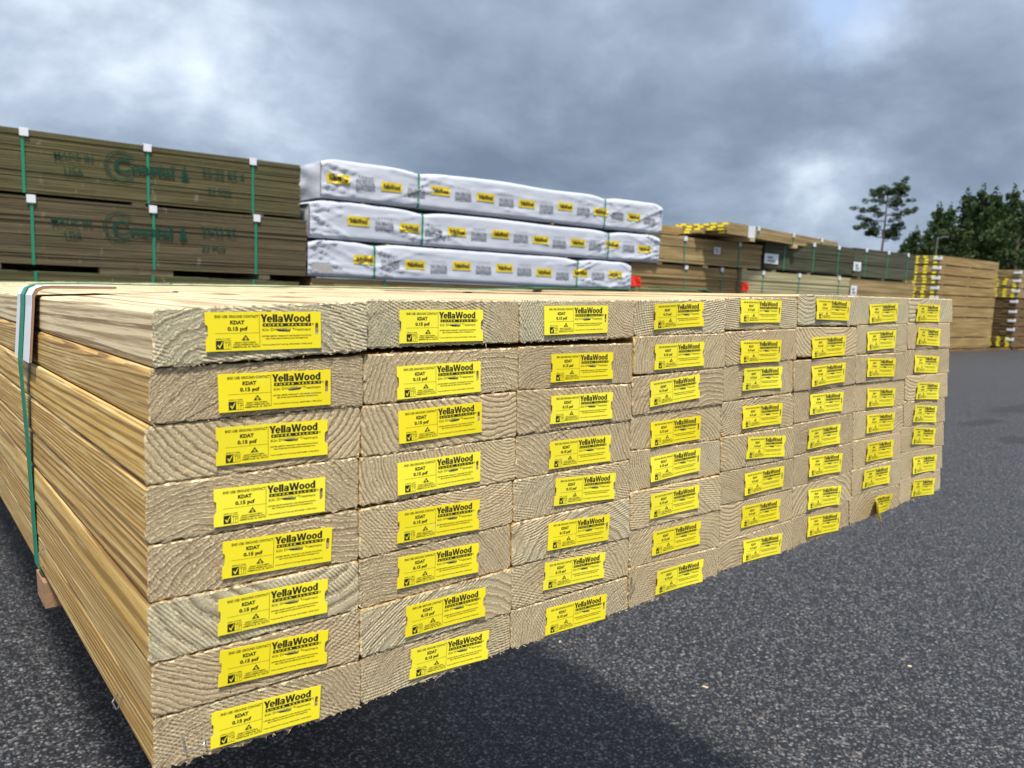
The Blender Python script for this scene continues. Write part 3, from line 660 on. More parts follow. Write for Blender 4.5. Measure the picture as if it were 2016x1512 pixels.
s3 = strap_loop(4.35, .030, 'green plastic strap at the far end of the near bundle')

def corner_protector(w0, wid, du, dv, label):
    e = empty('corner_protector', bp_(0, 0, w0), label, 'corner protector')
    org = e.location
    th = .003
    # cross-section profile (outer), inner offset
    out_ = [(du, -.0072)] + [(.012, -.0078), (.003, -.0072), (-.003, -.0045), (-.0062, .002), (-.0068, .012), (-.0125, dv)]
    inn = [(du, -.0042)] + [(.012, -.0044), (.005, -.0040), (.0004, -.0020), (-.0034, .004), (-.0040, .012), (-.0098, dv)]
    def sheet(name, A, B, mt, w1, w2):
        V = []; F = []
        for (p, q) in zip(A, B):
            for ww in (w1, w2): V.append(bp_(p[0], p[1], ww) - org); V.append(bp_(q[0], q[1], ww) - org)
        for i in range(len(A) - 1):
            a, b_ = 4 * i, 4 * (i + 1)
            F += [(a, a + 2, b_ + 2, b_), (a + 1, b_ + 1, b_ + 3, a + 3), (a, b_, b_ + 1, a + 1), (a + 2, a + 3, b_ + 3, b_ + 2)]
        F += [(0, 1, 3, 2), (len(V) - 4, len(V) - 2, len(V) - 1, len(V) - 3)]
        mk(name, V, F, mt, None, e)
    mid = [((a[0] * .85 + b[0] * .15), (a[1] * .85 + b[1] * .15)) for a, b in zip(out_, inn)]
    sheet('board_core', mid, inn, M_FIBRE, w0 - wid / 2, w0 + wid / 2)
    sheet('white_face', out_, [(m_[0] - .00005, m_[1] - .00005) for m_ in mid], M_WHITE, w0 - wid / 2 - .0003, w0 + wid / 2 + .0003)
    return e
corner_protector(.452, .100, .070, .068, 'white card corner protector under the green strap on the near bundle')

# ---- sticks and blocks that carry the near bundle
def prism(name, corners_uvw, mt, parent=None, loc=None):
    a, b_, c_ = corners_uvw  # (u0,u1),(v0,v1),(w0,w1)
    o0 = loc if loc is not None else bp_(a[0], b_[1], c_[0])
    V = [bp_(u, v, w_) - o0 for w_ in c_ for v in b_ for u in a]
    F = [(0, 1, 3, 2), (4, 6, 7, 5), (0, 4, 5, 1), (2, 3, 7, 6), (0, 2, 6, 4), (1, 5, 7, 3)]
    return mk(name, V, F, mt, None, parent, o0)
M_BLK = plain('raw pine block', (.32, .19, .11), .8, .35, 90, .2, .002)
o = prism('bearer_stick', ((-.010, 1.12), (.3005, .328), (.425, .475)), M_BLK); tag(o, 'pinkish pine stick under the near bundle where the first green strap passes', 'stick')
o = prism('bearer_stick', ((.02, 1.12), (.3005, .334), (2.41, 2.50)), M_BLK); tag(o, 'pine stick under the middle of the near bundle', 'stick')
for w0, lb_ in ((1.75, 'crossed timber block crib under the front half of the near bundle'), (4.1, 'crossed timber block crib under the far end of the near bundle')):
    top = bp_(.75, .2975, w0 + .25)
    e = empty('timber_crib', (top.x, top.y, 0), lb_, 'timber crib')
    nl = 7; hh_ = (top.z - .012) / nl
    for k in range(nl):
        for s_ in (-1, 1):
            m = MB()
            if k % 2: m.box((-.32, s_ * .2 - .045, k * hh_), (.34, s_ * .2 + .045, (k + 1) * hh_ - .002))
            else: m.box((s_ * .25 - .045, -.28, k * hh_), (s_ * .25 + .045, .28, (k + 1) * hh_ - .002))
            m.build('crib_block', M_STK, e)

# ------------------------------------------------------------------ background yard
D = 6.3
def strap_parts(e, xs, z0, z1, dep, prot=True, y=-.004, wid=.019, mt=None, psz=.028):
    for x in xs:
        m = MB(); t = .003
        m.box((x - wid / 2, y - t, z0 - t), (x + wid / 2, y, z1 + t)); m.box((x - wid / 2, y, z1 + .0005), (x + wid / 2, dep, z1 + t)); m.box((x - wid / 2, y, z0 - t), (x + wid / 2, dep, z0 - .0005))
        m.box((x - wid / 2, dep, z0 - t), (x + wid / 2, dep + t, z1 + t))
        m.build('strap', mt or M_STRAP, e)
        if prot:
            m = MB(); r_ = random.uniform(-.012, .012)
            sk = psz; m.box((x - sk * .9 + r_, y - .012, z1 - sk * 1.6), (x + sk + r_, y - .0035, z1 + .006)); m.box((x - sk * .9 + r_, y - .0035, z1 + .0045), (x + sk + r_, .07, z1 + .009))
            m.build('corner_protector', M_WHITE, e)

def sheet_unit(name, label, cat, x0, x1, z0, z1, y0, dep, n_, mt, straps, group, jit=.004, prot=True, sag=0, parts='sheet_stack', seed=0, stick=True, dark_gaps=()):
    """strapped unit of sheets or boards: local origin at x0,y0,ground of the unit"""
    rr = random.Random(seed + int(x0 * 100)); e = empty(name, (x0, y0, z0), label, cat, group)
    L_ = x1 - x0; hgt = z1 - z0; h = hgt / n_; m = MB()
    for k in range(n_):
        j = rr.uniform(-jit, jit); jl = rr.uniform(-jit, jit) * 2; jr = rr.uniform(-jit, jit) * 2
        seg = 10; za, zb = k * h, (k + 1) * h - (.0012 if (k not in dark_gaps) else .006)
        vs = []; fs = []
        for s_ in range(seg + 1):
            t = s_ / seg; x = jl + (L_ + jr - jl) * t; dz = sag * math.sin(t * math.pi * 2.3 + seed) * (k / n_)
            vs += [(x, j, za + dz), (x, dep, za + dz), (x, dep, zb + dz), (x, j, zb + dz)]
        for s_ in range(seg):
            a, b_ = 4 * s_, 4 * s_ + 4
            for q in range(4): fs.append((a + q, b_ + q, b_ + (q + 1) % 4, a + (q + 1) % 4))
        fs += [(0, 1, 2, 3), (4 * seg + 3, 4 * seg + 2, 4 * seg + 1, 4 * seg)]
        m.add(vs, fs)
    m.build(parts, mt, e)
    strap_parts(e, [x - x0 for x in straps], 0, hgt, dep, prot)
    if stick:
        for x in (L_ * .12, L_ * .5, L_ * .86):
            s_ = MB(); s_.box((x - .045, .02, -.04), (x + .045, dep - .02, -.0015)); s_.build('sticker', M_STK, e)
    return e
m_, n = mat('stencil green paint'); g = n.n('ShaderNodeTexCoord').outputs['Object']
M_STEN = m_; al = n.ss(n.noise(n.vm('MULTIPLY', g, (6, 6, 60)), 1.0, 4, .7), .28, .46)
finish(n, (.006, .050, .034), .8, None, .2, Alpha=n.m('MULTIPLY', al, .86))
def stencil(e, rows, tree, z_off=-.0095):
    def put(m, nm): m.v = [(x, z_off, y) for x, y, z in m.v]; m.build(nm, M_STEN, e)
    for body, x0, x1, yt, cap, bold in rows:
        m = MB(); fit_text(m, body, x0, x1, yt, cap, 0, bold=bold, res=3); put(m, 'stencil_lettering')
    x, zb, cx, cz, R1, R2 = tree
    m = MB(); pts = []
    for lev, (wd, zz) in enumerate(((.066, .022), (.052, .05), (.038, .078))): pts += [(wd / 2, zb + zz), (wd / 2 - .012, zb + zz + .028)]
    pts.append((0, zb + .135)); full = [(x + a, b_) for a, b_ in [(.005, zb), (.005, zb + .022)] + pts] + [(x - a, b_) for a, b_ in reversed([(.005, zb), (.005, zb + .022)] + pts[:-1])]
    m.add([(a, b_, 0) for a, b_ in full], [tuple(range(len(full)))]); put(m, 'stencil_tree')
    for R_ in (R1, R2):
        m = MB(); k = 34; vs = []
        for i in range(k + 1):
            q = math.radians(40 + 280 * i / k)
            for r_ in (R_, R_ + .007): vs.append((cx + r_ * math.cos(q), cz + r_ * math.sin(q), 0))
        m.add(vs, [(2 * i, 2 * i + 1, 2 * i + 3, 2 * i + 2) for i in range(k)]); put(m, 'stencil_ring')
G1_ = 'strapped timber units in the row behind'
pu = sheet_unit('plywood_unit', 'brown-olive plywood unit with faded green stencil, top of the left stack', 'plywood unit', .05, 2.49, 1.618, 2.034, D, 1.2, 23, M_PLY1, (.55, 1.33, 2.10), 'stencilled plywood units', seed=1, dark_gaps=(5, 16), sag=.003)
stencil(pu, [("MADE IN", .68, .92, .30, .055, .01), ("USA", .74, .86, .20, .052, .01), ("C", 1.05, 1.16, .31, .115, .03), ("oastal", 1.165, 1.46, .295, .095, .035), ("23-32 RS 4", 1.66, 1.98, .30, .062, .02), ("23 PCS", 1.70, 1.88, .165, .048, .01)], (1.535, .175, 1.10, .245, .085, .102))
pl2 = sheet_unit('plywood_unit', 'brown plywood unit stencilled 23-32 RS in green, directly under the top plywood unit', 'plywood unit', .06, 2.545, 1.137, 1.595, D - .01, 1.2, 25, M_PLY2, (.59, 1.36, 2.12), 'stencilled plywood units', seed=2, dark_gaps=(3, 10), sag=.002)
stencil(pl2, [("MADE IN", .64, .89, .335, .052, .02), ("USA", .72, .83, .245, .052, .02), ("C", 1.02, 1.13, .345, .115, .03), ("oastal", 1.135, 1.43, .330, .095, .035), ("23-32 RS", 1.64, 1.90, .345, .066, .02), ("23 PCS", 1.64, 1.82, .21, .058, .02)], (1.505, .21, 1.07, .29, .085, .102))
sheet_unit('plywood_unit', 'plywood unit just below the stencilled brown one, mostly hidden by the near bundle', 'plywood unit', .04, 2.48, .62, 1.085, D - .01, 1.2, 24, M_PLY1, (.6, 1.35, 2.1), 'stencilled plywood units', seed=3, prot=False)
sheet_unit('plywood_unit', 'plywood unit standing on the asphalt at the bottom of the left stack', 'plywood unit', .05, 2.5, .05, .575, D, 1.2, 26, M_PLY2, (.6, 1.35, 2.1), 'stencilled plywood units', seed=4)

for x0, x1, lb_ in ((.06, .95, 'left dark filler added to block the gap under the brown plywood unit'), (1.0, 1.5, 'short pale timber in the gap under the brown plywood unit'), (.96, 2.95, 'right dark filler added to block the gap under the brown plywood unit')):  # the two dark lengths are added to stop sky showing through the gap
    o = MB().box((0, 0, 0), (x1 - x0, .09, .047 if x0 == 1.0 else .052)).build('timber_or_filler', M_STK if x0 == 1.0 else M_DKB, None, (x0, D + (.02 if x0 == 1.0 else .75), 1.088)); tag(o, lb_, 'timber')
# ---- wrapped bundles
m_, n = mat('white lumber wrap'); g = n.n('ShaderNodeTexCoord').outputs['Object']; M_WRAP = m_
wv = n.noise(n.vm('MULTIPLY', g, (7, 7, 16)), 1.0, 4, .6)
finish(n, n.mix(wv, (.46, .49, .56), (.53, .56, .63)), .68, n.n('ShaderNodeBump', {'Strength': .35, 'Distance': .008, 'Height': wv}).outputs[0], .2)
M_LOGO = plain('yellow printed patch', (.66, .50, .03), .45, .08, 40, .4)
M_GINK = plain('grey printed lettering', (.20, .21, .24), .5, .15, 60)
def wrapped(label, x0, x1, z0, z1, straps, seed, y0=None, logos=.0, bottom=.0, ends=(1, 1)):
    y0 = D if y0 is None else y0; dep = 1.15; L_ = x1 - x0; Hh = z1 - z0
    e = empty('wrapped_lumber_bundle', (x0, y0, z0), label, 'wrapped lumber', 'white wrapped lumber bundles')
    sx = [s - x0 for s in straps]
    rr = random.Random(seed)
    folds = []
    for s_ in sx + [0.0, L_]:
        for k in range(9):
            folds.append((s_ + rr.uniform(-.02, .02), rr.uniform(.1, .95) * Hh, rr.choice((-1, 1)) if 0 < s_ < L_ else (1 if s_ == 0 else -1), rr.uniform(-.55, .55), rr.uniform(.25, .75), rr.uniform(.010, .026) * (1.3 if s_ in (0, L_) else 1), rr.uniform(.012, .026)))
    for k in range(5): folds.append((rr.uniform(0, L_), rr.uniform(.2, .9) * Hh, 1, rr.uniform(-.12, .12), rr.uniform(.8, 1.6), rr.uniform(.006, .014), rr.uniform(.015, .035)))
    def front(x, z):
        d_ = .006 * noise.noise(Vector((x * 2.1 + seed, z * 5, 1.3))) + .003 * noise.noise(Vector((x * 7 + seed, z * 14, 4.)))
        for fx, fz, sg, sl, ln, am, wd in folds:
            t = (x - fx) * sg
            if -.02 < t < ln:
                zz = fz + sl * t; q = (z - zz) / (wd * (.4 + t))
                if abs(q) < 4: d_ += am * math.exp(-abs(q) * 2.0) * (1 - t / ln) * min(1, (t + .02) / .06)
        for s_ in sx: d_ -= .012 * math.exp(-((x - s_) / .03) ** 2)
        return d_
    def topz(x):
        t = .020 * noise.noise(Vector((x * 1.3 + seed * 3, .2, 0))) + .006
        for s_ in sx: t -= .022 * math.exp(-((x - s_) / .13) ** 2)
        k = min(x, L_ - x)
        if k < .16: t -= .035 * (1 - k / .16) ** 2
        return Hh + t
    nx = int(L_ / .022); nz = 18; V = []; F = []
    def pt(i, j):      # j runs front bottom -> front top -> top back -> back bottom
        x = L_ * i / nx; Z = topz(x)
        if j <= nz:
            t = j / nz; z = t * Z; rnd = .018 * (max(0, (t - .9) / .1) ** 2 + max(0, (.08 - t) / .08) ** 2)
            return (x, -front(x, min(z, Hh)) + rnd, z - .004 * (1 if j == nz else 0))
        if j == nz + 1: return (x, .05, Z + .003 * noise.noise(Vector((x * 6, seed, 0))))
        if j == nz + 2: return (x, dep * .5, Z + .01)
        if j == nz + 3: return (x, dep, Z)
        return (x, dep, 0)
    nj = nz + 5
    for i in range(nx + 1):
        for j in range(nj): V.append(pt(i, j))
    for i in range(nx):
        for j in range(nj - 1): F.append((i * nj + j, (i + 1) * nj + j, (i + 1) * nj + j + 1, i * nj + j + 1))
        F.append((i * nj + nj - 1, (i + 1) * nj + nj - 1, (i + 1) * nj, i * nj))
    # crumpled ends
    for side in (0, 1):
        i = 0 if side == 0 else nx; ring_ = [i * nj + j for j in range(nj)]; b0 = len(V)
        K = 12; ny = 14
        Z = topz(0 if side == 0 else L_)
        for a in range(ny + 1):
            for k in range(K + 1):
                y = dep * a / ny; z = Z * k / K
                bl = (.035 * noise.noise(Vector((y * 3, z * 9, seed + side * 5))) + .02 * noise.noise(Vector((y * 9, z * 5, seed)))) * min(1, a / 1.5) * min(1, (ny - a) / 2 + .2)
                bl += .03 * math.sin(math.pi * a / ny) * math.sin(math.pi * k / K)
                V.append(((-1 if side == 0 else 1) * max(-.01, bl) + (0 if side == 0 else L_), max(.012, y), z))
        for a in range(ny):
            for k in range(K):
                q = b0 + a * (K + 1) + k; f_ = (q, q + 1, q + K + 2, q + K + 1)
                F.append(f_ if side == 0 else f_[::-1])
    mk('wrap', V, F, M_WRAP, None, e, smooth=True)
    # straps follow the pinched wrap
    for s_ in sx:
        m = MB(); zs = [Hh * k / 10 for k in range(11)]
        pts = [(-front(s_, z) - .006 + (.012 if z in (zs[0], zs[-1]) else 0), z) for z in zs]; pts = [(dep + .004, -.004), (.02, -.006)] + pts[:-1] + [(pts[-1][0] + .01, topz(s_) + .001), (.05, topz(s_) + .012), (dep * .5, topz(s_) + .018), (dep + .004, topz(s_) + .01)]
        vs = []; fs = []
        for (y, z) in pts: vs += [(s_ - .010, y, z), (s_ + .010, y, z)]
        for k in range(len(pts)): a = 2 * k; b_ = 2 * ((k + 1) % len(pts)); fs.append((a, b_, b_ + 1, a + 1))
        m.add(vs, fs); m.build('strap', M_STRAP, e)
    # printed patches and lettering, following the film
    x = logos; k = 0; pit = .508
    def cloth(mb, off): mb.v = [(a, -front(a, b) - off, b) for a, b, c_ in mb.v]
    while x < L_ - .10:
        zc = Hh * .50 + .012 * math.sin(k * 2.1 + seed)
        if x > .03:
            m = MB(); vs = []; fs = []; ax, az = .104, .040
            for i in range(13):
                for j in range(5): vs.append((x - ax + 2 * ax * i / 12, zc - az + 2 * az * j / 4, 0))
            for i in range(12):
                for j in range(4): q = i * 5 + j; fs.append((q, q + 5, q + 6, q + 1))
            m.add(vs, fs); cloth(m, .005); m.build('logo_patch', M_LOGO, e)
            m = MB(); wordmark(m, x - .084, x + .084, zc - .020, .042, 0); cloth(m, .0075); m.build('logo_lettering', M_INK_SHADE, e)
        xt = x + pit / 2
        if 0.12 < xt < L_ - .12:
            m = MB(); fit_text(m, "FOR FIVE-STAR", xt - .090, xt + .090, zc + .016, .032, 0, bold=.05, res=1); cloth(m, .006); m.build('printed_slogan', M_GINK, e)
            m = MB(); fit_text(m, "BACKYARDS", xt - .092, xt + .092, zc - .022, .040, 0, bold=.07, res=1)
            cloth(m, .006); m.build('printed_slogan', M_GINK, e); m = MB()
            for s_ in range(5):
                cx_ = xt - .06 + s_ * .03
                m.add([(cx_ + (.010 if i % 2 == 0 else .004) * math.sin(i * math.pi / 5), zc + .045 + (.010 if i % 2 == 0 else .004) * math.cos(i * math.pi / 5), 0) for i in range(10)], [tuple(range(10))])
            cloth(m, .006); m.build('printed_stars', M_GINK, e)
        x += pit; k += 1
    return e
W1 = wrapped('white wrapped lumber bundle on top of the wrapped stack, its upper edge sagging', 2.67, 6.84, 1.798, 2.125, (3.61, 5.94), 3, logos=.15)
W2 = wrapped('middle white wrapped lumber bundle of the wrapped stack', 2.575, 6.82, 1.462, 1.770, (3.66, 6.01), 8, logos=.44)
W3 = wrapped('lowest white wrapped lumber bundle, shorter at its right end', 2.56, 6.38, 1.138, 1.447, (3.18, 5.58), 15, logos=.52)
m = MB().box((.03, -.012, .03), (.22, -.004, .12)); o = m.build('paper_label', plain('grey paper label', (.36, .34, .34), .7, .2, 40), W3)
for k_, (z_, x_) in enumerate(((1.797, 3.05), (1.797, 5.2), (1.461, 3.3), (1.461, 5.4))):
    o = MB().box((0, 0, -.024), (.04, 1.1, -.006)).build('sticker', M_STK, None, (x_, D + .02, z_))
    tag(o, ['small wooden stick between the top two wrapped bundles, left part', 'small wooden stick between the top two wrapped bundles, right part', 'small wooden stick between the lower two wrapped bundles, left part', 'small wooden stick between the lower two wrapped bundles, right part'][k_], 'stick')
sheet_unit('board_bundle', 'tan board bundle that carries the white wrapped stack, top edge showing', 'board bundle', 2.6, 6.2, .62, 1.128, D + .03, 1.1, 12, M_TAN, (3.3, 5.5), G1_, seed=21, prot=False)
sheet_unit('board_bundle', 'board bundle on the asphalt under the white wrapped stack', 'board bundle', 2.6, 6.3, .05, .57, D + .03, 1.1, 12, M_BRN, (3.3, 5.5), G1_, seed=22)

def paper(e, x, z, w_, h_, y=-.014):
    m = MB(); k = 4; vs = []; fs = []
    for i in range(k + 1):
        for zz in (0, h_): vs.append((x + w_ * i / k, y - .004 * math.sin(i * 1.9), z + zz))
    for i in range(k): fs.append((2 * i, 2 * i + 2, 2 * i + 3, 2 * i + 1))
    m.add(vs, fs); m.build('paper_label', M_WHITE, e)
    m2 = MB(); rect(m2, x + w_ * .2, z + h_ * .25, x + w_ * .8, z + h_ * .38, 0); rect(m2, x + w_ * .2, z + h_ * .55, x + w_ * .6, z + h_ * .75, 0)
    m2.v = [(a, y - .006, b) for a, b, c_ in m2.v]; m2.build('label_print', M_GINK, e)
def red_flag(e, x, z):
    m = MB(); vs = []; fs = []
    for i in range(6):
        for j in range(5): vs.append((x + i * .030 + .006 * math.sin(j * 1.7), -.02 - .012 * math.sin(i * 1.3 + j * .8), z + j * .028))
    for i in range(5):
        for j in range(4): q = i * 5 + j; fs.append((q, q + 5, q + 6, q + 1))
    m.add(vs, fs); vs2 = [(a, b + .004, c_) for a, b, c_ in vs]; m.add(vs2, [f[::-1] for f in fs]); m.build('red_flag', M_RED, e)
b1 = sheet_unit('board_bundle', 'brown board bundle with red flag, behind the right end of the lowest wrapped bundle', 'board bundle', 6.42, 8.36, 1.0, 1.46, D + .05, 1.1, 12, M_BRN, (7.35, 8.05), G1_, seed=31, dark_gaps=(4, 8), jit=.008)
red_flag(b1, .0, .185)
mb1 = sheet_unit('board_bundle', 'tan board bundle with small white label, above the brown bundle with the red flag', 'board bundle', 6.62, 8.80, 1.487, 1.795, D + .02, 1.1, 8, M_TAN, (7.28, 8.32), G1_, seed=32)
paper(mb1, 1.19, .14, .12, .085)
t1 = sheet_unit('board_bundle', 'thin brown board bundle on top, next to the right end of the top wrapped bundle', 'board bundle', 6.60, 8.2, 1.835, 1.935, D + .25, .95, 3, M_BRN, (6.97,), G1_, seed=33)
ol = sheet_unit('plywood_unit', 'dark olive plywood unit with a white paper label at its left end', 'plywood unit', 8.84, 11.0, 1.494, 1.895, D, 1.2, 22, M_OLV, (9.27, 9.96, 10.59), 'plain plywood units at the right of the row', seed=34)
paper(ol, -.02, .07, .30, .13)
gl_ = sheet_unit('board_bundle', 'pale green board bundle with red flag, directly under the dark olive plywood', 'board bundle', 8.40, 10.98, 1.02, 1.458, D + .01, 1.1, 22, M_LGT, (8.85, 9.67, 10.67), G1_, seed=35, jit=.006)
red_flag(gl_, -.03, .17)
k1 = sheet_unit('plywood_unit', 'grey-green plywood unit, rightmost of the plywood in the row', 'plywood unit', 11.02, 12.88, 1.488, 1.905, D, 1.2, 22, M_GRY, (11.34, 11.98, 12.61), 'plain plywood units at the right of the row', seed=36)
paper(k1, -.02, .08, .20, .13)
n1_ = sheet_unit('board_bundle', 'tan board bundle directly under the grey-green plywood', 'board bundle', 11.02, 12.95, 1.0, 1.455, D + .02, 1.1, 12, M_TAN, (), G1_, seed=37)
paper(n1_, 0, .2, .16, .15)
k = 0
for x0, x1, lb_ in ((6.45, 8.3, 'under the brown bundle with the red flag'), (8.42, 10.9, 'under the pale green bundle'), (11.0, 12.95, 'under the tan bundle at the right end')):
    for z0, z1, t_ in ((.53, .955, 'upper hidden board bundle '), (.05, .49, 'board bundle on the asphalt ')):
        sheet_unit('board_bundle', t_ + lb_, 'board bundle', x0, x1, z0, z1, D + .04, 1.1, 10, (M_TAN, M_BRN)[k % 2], (x0 + .5, x1 - .5), G1_, seed=40 + k); k += 1

def end_tagged(name, label, loc, rz, L_, Wd, tiers, mt, nx=4, tagw=.055, tagged=True, prot=True, group=None, jit=.01, straps=(), labels=()):
    """stack of deck-board units; length runs along local +x, tagged ends face local -x"""
    e = empty(name, loc, label, 'deck board stack', group, rz); z = 0
    rr = random.Random(int(loc[0] * 10))
    for ti, h in enumerate(tiers):
        gap = .028; nl = max(2, int(round((h - gap) / .028))); bh = (h - gap) / nl; nb = max(2, int(Wd / .14)); m = MB()
        for a in range(nl):
            for b_ in range(nb):
                j = rr.uniform(-jit, jit); y = Wd * b_ / nb
                m.box((j, y + .001, z + gap + a * bh), (L_ + j, y + Wd / nb - .001, z + gap + (a + 1) * bh - .0015))
        m.build('board_tier', mt, e)
        for x in (.25, L_ * .5, L_ - .25): 
            s_ = MB(); s_.box((x - .04, .01, z + .001), (x + .04, Wd - .01, z + gap - .001)); s_.build('sticker', M_STK, e)
        if tagged and (tagged is True or ti in tagged):
            rows_ = max(2, nl // 2); rh = (h - gap) / rows_
            for a in range(rows_):
                for b_ in range(5):
                    if rr.random() < .93:
                        y = Wd * (b_ + .5) / 5 + rr.uniform(-.02, .02); zz = z + gap + (a + .5) * rh
                        MB().box((-jit - .006, y - .045, zz - rh * .36), (-jit - .004, y + .045, zz + rh * .36)).build('end_tag', M_YEL, e)
        if prot:
            m = MB(); zt = z + h - .01
            m.box((-.02, -.014, zt - .09), (.07, -.003, zt - .01)); m.box((-.030, -.014, zt - .09), (-.020, .15, zt - .03)); m.build('corner_protector', M_WHITE, e)
        z += h
    return e
RS_T = (.27, .26, .40, .28, .24) 
end_tagged('deck_board_stack', 'tall honey brown stack of deck boards standing just right of the near bundle', (19.16, 8.8, .04), 0, 3.25, 1.1, (.28, .50, .27, .26, .235, .235, .235, .225), M_HNY, tagged=(3, 4, 5, 6, 7), group='deck board stacks at the right')
end_tagged('deck_board_stack', 'dark brown lower and tan upper deck board stack at the right edge of the photo', (23.3, 8.62, .04), 0, 4.0, 1.1, (.30, .27, .24, .24, .27), M_DKB, tagged=(0,), group='deck board stacks at the right', jit=.015)
e_ = end_tagged('deck_board_stack', 'tan deck boards with yellow tagged ends lying on the dark brown stack', (23.28, 8.6, 1.37), 0, 3.6, 1.1, (.27, .27, .22), M_TAN, tagged=(0, 1), group='deck board stacks at the right')
end_tagged('deck_board_stack', 'tallest tagged stack rising behind the others at the right edge', (28.2, 8.75, .04), 0, 4.0, 1.15, (.26,) * 12, M_HNY, tagged=(7, 8, 9, 10, 11), group='deck board stacks at the right')
for i, (x_, y_, l_, lb_) in enumerate(((18.9, 8.55, 4.2, 'long flat timber lying on the asphalt along the foot of the honey brown stack'), (22.9, 8.3, 4.0, 'long flat timber lying on the asphalt along the foot of the dark brown stack'))):
    o = MB().box((0, 0, 0), (l_, .14, .05)).build('timber_or_filler', M_DKB, None, (x_, y_, .002)); tag(o, lb_, 'timber')

# skewed thin bundle with yellow tagged ends on top of the row
T2 = empty('board_bundle', (7.62, 5.98, 1.852), 'thin tan bundle lying skewed on top of the row, yellow tags on its left end', 'board bundle', G1_, math.radians(8.5))
T2.rotation_euler[1] = math.radians(.3)
m = MB(); rr = random.Random(5)
tm_ = MB()
for a in range(4):
    for b_ in range(6):
        j = rr.uniform(-.05, .05) + (-.10 if a < 2 and b_ > 1 else 0) + .09 * (a == 3)
        m.box((j, b_ * .14, a * .035), (3.25 + rr.uniform(-.1, .05), b_ * .14 + .137, a * .035 + .033))
        if rr.random() < .8: MB().box((j - .006, b_ * .14 + .03, a * .035 + .005), (j - .003, b_ * .14 + .11, a * .035 + .029)).build('end_tag', M_YEL, T2)
m.build('board_stack', M_TAN, T2)
strap_parts(T2, (.75, 1.75, 2.65), 0, .14, .84)
mm_ = MB().box((.50, -.016, -.01), (.66, -.006, .135)); mm_.build('paper_label', M_WHITE, T2)
for x in (.55, 1.75, 2.75): MB().box((x, -.03, -.05), (x + .09, .86, -.002)).build('sticker', M_STK, T2)

# ------------------------------------------------------------------ trees, pole
m_, n = mat('dark foliage'); g = n.n('ShaderNodeNewGeometry')
rnd = g.outputs['Random Per Island']
oi = n.n('ShaderNodeObjectInfo').outputs['Random']
c1 = n.mix(rnd, (.014, .034, .009), (.042, .080, .020)); c1 = n.mix(oi, c1, n.mix(rnd, (.018, .036, .012), (.056, .084, .026)))
bs = n.n('ShaderNodeBsdfPrincipled', {'Base Color': c1, 'Roughness': .7, 'Specular IOR Level': .2}); tr = n.n('ShaderNodeBsdfTranslucent', {'Color': n.mix(.5, c1, (.06, .10, .02))})
n.n('ShaderNodeOutputMaterial', {0: n.n('ShaderNodeMixShader', {0: .15, 1: bs.outputs[0], 2: tr.outputs[0]}).outputs[0]}); M_LEAF = m_
M_BARK = plain('pine bark', (.10, .075, .06), .9, .3, 8)

def leaf_cloud(rs, blobs, per, size):
    """blobs: (cx,cy,cz,rx,ry,rz); returns verts, faces as numpy"""
    P_ = []
    for (cx, cy, cz, rx, ry, rz) in blobs:
        k = int(per * (rx * ry * rz) ** (1 / 1.6)) + 12
        dv = rs.normal(size=(k, 3)); dv /= np.linalg.norm(dv, axis=1)[:, None]
        rad = rs.uniform(.35, 1.0, size=(k, 1)) ** .6
        P_.append(np.array([cx, cy, cz]) + dv * rad * np.array([rx, ry, rz]))
    P_ = np.concatenate(P_); k = len(P_)
    a = rs.normal(size=(k, 3)); a /= np.linalg.norm(a, axis=1)[:, None]; b_ = rs.normal(size=(k, 3)); b_ = np.cross(a, b_); b_ /= np.linalg.norm(b_, axis=1)[:, None]
    s_ = rs.uniform(.5, 1.25, size=(k, 1)) * size
    V = np.stack([P_ - a * s_, P_ + b_ * s_ * .45, P_ + a * s_, P_ - b_ * s_ * .45], 1).reshape(-1, 3)
    F = np.arange(4 * k).reshape(-1, 4); return V, F
def np_mesh(name, V, F, mt):
    me = bpy.data.meshes.new(name); me.from_pydata(V.tolist(), [], F.tolist()); me.materials.append(mt); return me
